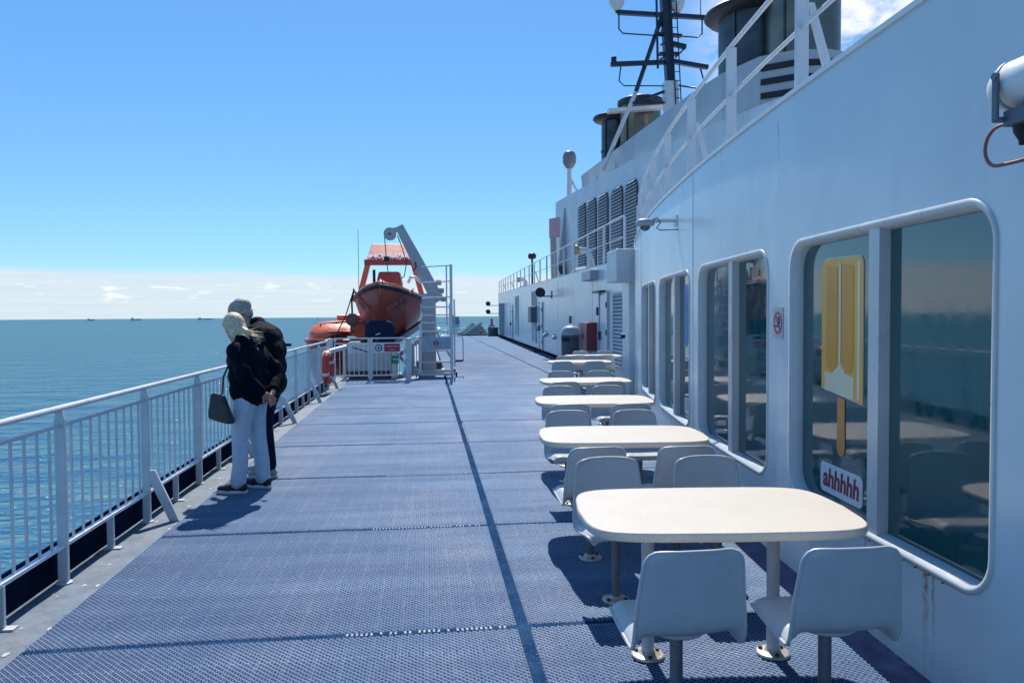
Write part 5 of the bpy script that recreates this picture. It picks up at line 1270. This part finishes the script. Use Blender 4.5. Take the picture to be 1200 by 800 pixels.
def shoe(parent, mat_u, ankle, fwd_, L=.27, hgt=.10):
    f = Vector((fwd_[0], fwd_[1], 0)).normalized(); l = Vector((-f.y, f.x, 0)); a = Vector((ankle[0], ankle[1], 0))
    def pt(u, v, z): p = a + f * u + l * v; return Vector((p.x, p.y, z))
    mb = MB(); mb.capsule(pt(-.045, 0, .055), pt(.0, 0, .07), .043, .045); mb.capsule(pt(.0, 0, .06), pt(.10, 0, .045), .044, .042); mb.capsule(pt(.08, .008, .042), pt(.165, 0, .038), .042, .033); mb.capsule(pt(.09, -.01, .040), pt(.15, -.008, .037), .040, .034); mb.capsule(pt(-.01, 0, .07), pt(-.015, 0, hgt), .045, .045)
    o = blob(mb, 'shoe', mat_u, parent, .008, 5)
    out = []
    for k in range(24):
        t_ = 2 * math.pi * k / 24; c_, s_ = math.cos(t_), math.sin(t_); out.append((.058 + .148 * c_, (.043 + .009 * c_) * (abs(s_) ** .8) * (1 if s_ > 0 else -1)))
    m2 = MB(); vs = [pt(u * sc_ + .058 * (1 - sc_), v * sc_, z) for sc_, z in ((.97, 0), (1.0, .008), (1.02, .024), (.98, .032)) for u, v in out]; n_ = 24
    m2.add(vs, [(j * n_ + k, j * n_ + (k + 1) % n_, (j + 1) * n_ + (k + 1) % n_, (j + 1) * n_ + k) for j in range(3) for k in range(n_)] + [tuple(range(n_))[::-1], tuple(range(3 * n_, 4 * n_))], True)
    m2.build('sole', SOLE, o, world=False)
    return o
def hair_strands(mb, roots, flow, n, L, r=.006, spread=.05):
    for _ in range(n):
        p = Vector(random.choice(roots)) + Vector((random.uniform(-.02, .02), random.uniform(-.02, .02), random.uniform(-.02, .02)))
        d = (Vector(flow) + Vector([random.uniform(-spread, spread) * 3 for _ in range(3)])).normalized(); pts = [p]
        for j in range(4): d = (d + Vector((0, 0, random.uniform(-.18, .10))) + Vector([random.uniform(-.12, .12) for _ in range(3)])).normalized(); pts.append(pts[-1] + d * L * random.uniform(.7, 1.1) / 4)
        mb.tube(pts, [r, r * .95, r * .8, r * .5, r * .15], 5)

# woman: local +x forward, +y her left (toward the camera once turned)
wo = thing('person', 'person with blond hair, black jacket, pale jeans and handbag, hands clasped behind', 'person', (-1.63, 7.22, MT), math.pi - .32); wo.scale = (1.02, 1.02, 1.02)
HIPZ = .86
LA, RA = Vector((.075, .125, .07)), Vector((-.03, -.115, .07))     # ankles
LK, RK = Vector((.06, .105, .47)), Vector((.0, -.10, .47))
LH, RH = Vector((.0, .085, .86)), Vector((.0, -.085, .86))
shl, shr = Vector((.05, .175, 1.30)), Vector((.05, -.175, 1.30)); neck = Vector((.085, 0, 1.375)); hd = Vector((.165, .0, 1.495))
el, er = Vector((-.09, .265, 1.07)), Vector((-.09, -.265, 1.07)); wl, wr = Vector((-.175, .085, .90)), Vector((-.185, -.05, .905))
body = MB()
body.capsule((.0, 0, .88), (.03, 0, 1.25), .10, .12); body.capsule(neck - Vector((.02, 0, .06)), hd - Vector((.015, 0, .06)), .055, .052)
for k_, a_, h_ in ((LK, LA, LH), (RK, RA, RH)): body.capsule(h_, k_, .07, .05); body.capsule(k_, a_, .048, .034)
for s_, e_, w_ in ((shl, el, wl), (shr, er, wr)): body.capsule(s_, e_, .045, .036); body.capsule(e_, w_, .036, .026)
hand(body, wl, (-.10, -.75, -.45), (-.6, 0, -.5), -1, .55); hand(body, wr, (-.05, .7, -.6), (-.7, 0, -.3), 1, .55)
head(body, hd, (.80, -.38, -.40), (.30, 0, 1), .98)
blob(body, 'body', SKIN, wo, .0072, 3)
tr = MB()
for k_, a_, h_ in ((LK, LA, LH), (RK, RA, RH)):
    tr.capsule(h_ + Vector((0, 0, .02)), (h_ + k_) / 2 + Vector((.012, 0, 0)), .105, .088); tr.capsule((h_ + k_) / 2 + Vector((.012, 0, 0)), k_, .088, .074); tr.capsule(k_, (k_ + a_) / 2 + Vector((-.012, 0, 0)), .074, .070); tr.capsule((k_ + a_) / 2 + Vector((-.012, 0, 0)), a_ + Vector((0, 0, .035)), .070, .072)
tr.capsule((-.03, .06, .90), (-.03, -.06, .90), .115, .115); tr.capsule((0, .05, .98), (0, -.05, .98), .10, .10)
blob(tr, 'trousers', JEANSW, wo, .011, 4)
jk = MB()
jk.capsule((.02, .06, .94), (.02, -.06, .94), .150); jk.capsule((-.02, .06, .91), (-.02, -.06, .91), .135); jk.capsule((.025, .07, 1.06), (.025, -.07, 1.06), .148); jk.capsule((.03, .085, 1.20), (.03, -.085, 1.20), .145); jk.capsule((.04, .10, 1.29), (.04, -.10, 1.29), .105)
jk.capsule((.05, .05, 1.37), (.05, -.05, 1.37), .075); jk.capsule((.06, .07, 1.405), (.07, -.07, 1.405), .045)
for s_, e_, w_ in ((shl, el, wl), (shr, er, wr)): jk.capsule(s_ + Vector((-.005, 0, -.01)), e_, .083, .068); jk.capsule(e_, e_ + (w_ - e_) * .82, .068, .050); jk.capsule(e_ + Vector((.01, 0, .05)), e_ + Vector((.0, 0, .02)), .074, .07)
hood = [(-.045, .06 * math.cos(a / 8 * math.pi) * 1.6, 1.36 + .02 * math.sin(a / 8 * math.pi)) for a in range(9)]
for p_, q_ in zip(hood, hood[1:]): jk.capsule(p_, q_, .05)
blob(jk, 'jacket', JACKETW, wo, .011, 4)
hr = MB(); f_, u_, l_ = Vector((.80, -.38, -.40)).normalized(), None, None
u_ = Vector((.30, 0, 1)); u_ = (u_ - f_ * u_.dot(f_)).normalized(); l_ = u_.cross(f_)
rot = Matrix(((f_.x, l_.x, u_.x), (f_.y, l_.y, u_.y), (f_.z, l_.z, u_.z)))
hr.sphere(hd + u_ * .03 - f_ * .02, (.105, .096, .112), 18, 12, rot); hr.sphere(hd - u_ * .05 - f_ * .045, (.075, .085, .085), 14, 10, rot); hr.capsule(hd - f_ * .085 - u_ * .06, hd - f_ * .11 - u_ * .10 + Vector((-.03, 0, 0)), .045, .035)
hm = blob(hr, 'hair', HAIRW, wo, .009, 3)
sm = MB(); root = hd - f_ * .09 - u_ * .09
hair_strands(sm, [root, root + l_ * .03, root - l_ * .03, root - u_ * .03], (-.95, .15, -.10), 46, .20, .007, .10)
hair_strands(sm, [hd + u_ * .10, hd + u_ * .06 + l_ * .08, hd - f_ * .08], (-.8, 0, -.45), 50, .09, .005, .1)
sm.build('loose_strands', HAIRW, hm, world=False)
shoe(wo, SHOEW, LA, (1, .12)); shoe(wo, SHOEW, RA, (1, -.10))
# handbag (held: thing of its own)
hb = thing('handbag', 'slouchy grey olive handbag hanging at the hip of the pale jeans', 'handbag', (-1.845, 7.01, .70), math.pi - .32); hb.scale = (.82, .9, .86)
Wi = parent_world(hb)
mb = MB(); lv = [(.105, .050, 0), (.125, .060, .03), (.12, .060, .10), (.10, .048, .20), (.085, .030, .27), (.08, .012, .30)]
pl = rrect(-1, 1, -1, 1, .55, 4); n = len(pl)
vs = [(a * s + .02 * math.sin(7 * z + a) + .10 * z, bq * s2 + .012 * math.sin(15 * a + 20 * z), z + .03 * a * (1 - z * 2)) for s, s2, z in lv for a, bq in pl]
mb.add(vs, [(j * n + k, j * n + (k + 1) % n, (j + 1) * n + (k + 1) % n, (j + 1) * n + k) for j in range(len(lv) - 1) for k in range(n)] + [tuple(range(n))[::-1], tuple(range((len(lv) - 1) * n, len(lv) * n))], True)
b_ = mb.build('bag', BAGM, hb, world=False); sf = b_.modifiers.new('s', 'SUBSURF'); sf.levels = 1; sf.render_levels = 2
Ww = parent_world(wo)
pts = [Ww @ Vector(p) for p in ((.17, .20, 1.03), (.135, .235, 1.15), (.06, .225, 1.30), (.03, .17, 1.405), (-.05, .15, 1.38), (-.115, .12, 1.25), (-.14, .02, 1.1))]
MB().tube([(-1.84, 7.02, .98)] + pts[:5], .012, 6).build('strap', BAGM, hb)

# man, farther along the rail, bending his head
ma = thing('person', 'grey haired person in sunglasses, charcoal jacket and dark jeans, head bowed', 'person', (-1.61, 7.90, MT), math.pi - .12); ma.scale = (1.04, 1.04, 1.015)
LA, RA = Vector((-.02, .12, .08)), Vector((.12, -.12, .08)); LK, RK = Vector((.01, .11, .50)), Vector((.10, -.11, .50)); LH, RH = Vector((-.02, .095, .95)), Vector((-.02, -.095, .95))
shl, shr = Vector((.06, .205, 1.44)), Vector((.06, -.205, 1.44)); neck = Vector((.12, 0, 1.52)); hd = Vector((.265, .02, 1.645))
el, er = Vector((.02, .28, 1.16)), Vector((.08, -.30, 1.17)); wl, wr = Vector((.14, .25, 1.00)), Vector((.25, -.22, 1.04))
body = MB(); body.capsule((.0, 0, .95), (.04, 0, 1.38), .11, .14); body.capsule(neck - Vector((.03, 0, .08)), hd - Vector((.03, 0, .06)), .062, .060)
for k_, a_, h_ in ((LK, LA, LH), (RK, RA, RH)): body.capsule(h_, k_, .075, .055); body.capsule(k_, a_, .052, .038)
for s_, e_, w_ in ((shl, el, wl), (shr, er, wr)): body.capsule(s_, e_, .05, .04); body.capsule(e_, w_, .04, .03)
hand(body, wl, (.8, -.2, -.45), (-.2, -.9, 0), 1, .6, 1.08); hand(body, wr, (.8, .3, -.4), (-.2, .9, 0), -1, .6, 1.08)
mf, mu = (.90, .08, -.50), (.4, 0, 1)
f_, u_, l_ = head(body, hd, mf, mu, 1.08)
blob(body, 'body', SKIN, ma, .0075, 3)
tr = MB()
for k_, a_, h_ in ((LK, LA, LH), (RK, RA, RH)): tr.capsule(h_, (h_ + k_) / 2 + Vector((.01, 0, 0)), .11, .092); tr.capsule((h_ + k_) / 2 + Vector((.01, 0, 0)), k_, .092, .078); tr.capsule(k_, a_ + Vector((-.01, 0, .05)), .078, .070)
tr.capsule((-.03, .06, .98), (-.03, -.06, .98), .12); blob(tr, 'trousers', JEANSM, ma, .012, 4)
jk = MB()
jk.capsule((-.01, .07, .94), (-.01, -.07, .94), .152); jk.capsule((.0, .08, 1.10), (.0, -.08, 1.10), .158); jk.capsule((.01, .09, 1.26), (.01, -.09, 1.26), .165); jk.capsule((.03, .10, 1.38), (.03, -.10, 1.38), .150); jk.capsule((.06, .09, 1.46), (.06, -.09, 1.46), .095); jk.capsule((.10, .045, 1.545), (.10, -.045, 1.545), .062); jk.capsule((-.09, .05, 1.24), (-.08, -.05, 1.32), .075)
for s_, e_, w_ in ((shl, el, wl), (shr, er, wr)): jk.capsule(s_, e_, .092, .075); jk.capsule(e_, e_ + (w_ - e_) * .85, .075, .056)
blob(jk, 'jacket', JACKETM, ma, .012, 4)
rot = Matrix(((f_.x, l_.x, u_.x), (f_.y, l_.y, u_.y), (f_.z, l_.z, u_.z)))
hr = MB(); hr.sphere(hd + u_ * .046 - f_ * .042, (.098, .086, .088), 18, 12, rot); hr.sphere(hd - f_ * .065 - u_ * .02, (.052, .078, .080), 14, 10, rot); hr.capsule(hd + u_ * .098 + f_ * .025 + l_ * .03, hd + u_ * .108 - f_ * .05 + l_ * .02, .022, .028); hr.capsule(hd + u_ * .096 + f_ * .03 - l_ * .03, hd + u_ * .104 - f_ * .06 - l_ * .02, .022, .028)
for s in (-1, 1): hr.capsule(hd + l_ * (s * .083) + u_ * .02 - f_ * .01, hd + l_ * (s * .080) - u_ * .03 - f_ * .03, .020, .018)
hm = blob(hr, 'hair', HAIRM, ma, .009, 2)
sm = MB(); hair_strands(sm, [hd + u_ * .10, hd + u_ * .11 + f_ * .02, hd + u_ * .08 - f_ * .08, hd - f_ * .08, hd + l_ * .06 + u_ * .06], (-.9, 0, -.25), 60, .06, .004, .12); sm.build('loose_strands', HAIRM, hm, world=False)
g = MB()
for s in (-1, 1):
    c_ = hd + f_ * .112 + l_ * (s * .036) + u_ * .012; g.sphere(c_, (.010, .032, .022), 12, 8, rot); g.capsule(hd + f_ * .105 + l_ * (s * .064) + u_ * .018, hd - f_ * .01 + l_ * (s * .088) + u_ * .016, .0055, .005, 6)
g.capsule(hd + f_ * .118 + l_ * .01 + u_ * .016, hd + f_ * .118 - l_ * .01 + u_ * .016, .005, .005, 6); g.build('sunglasses', BLACK, ma, world=False)
shoe(ma, SHOEM, LA, (1, .05)); shoe(ma, SHOEM, RA, (1, -.12))
MB().box((-.205, .02, 1.32), (.05, .03, .03)).build('zip_pull', BLACK, ma, world=False)
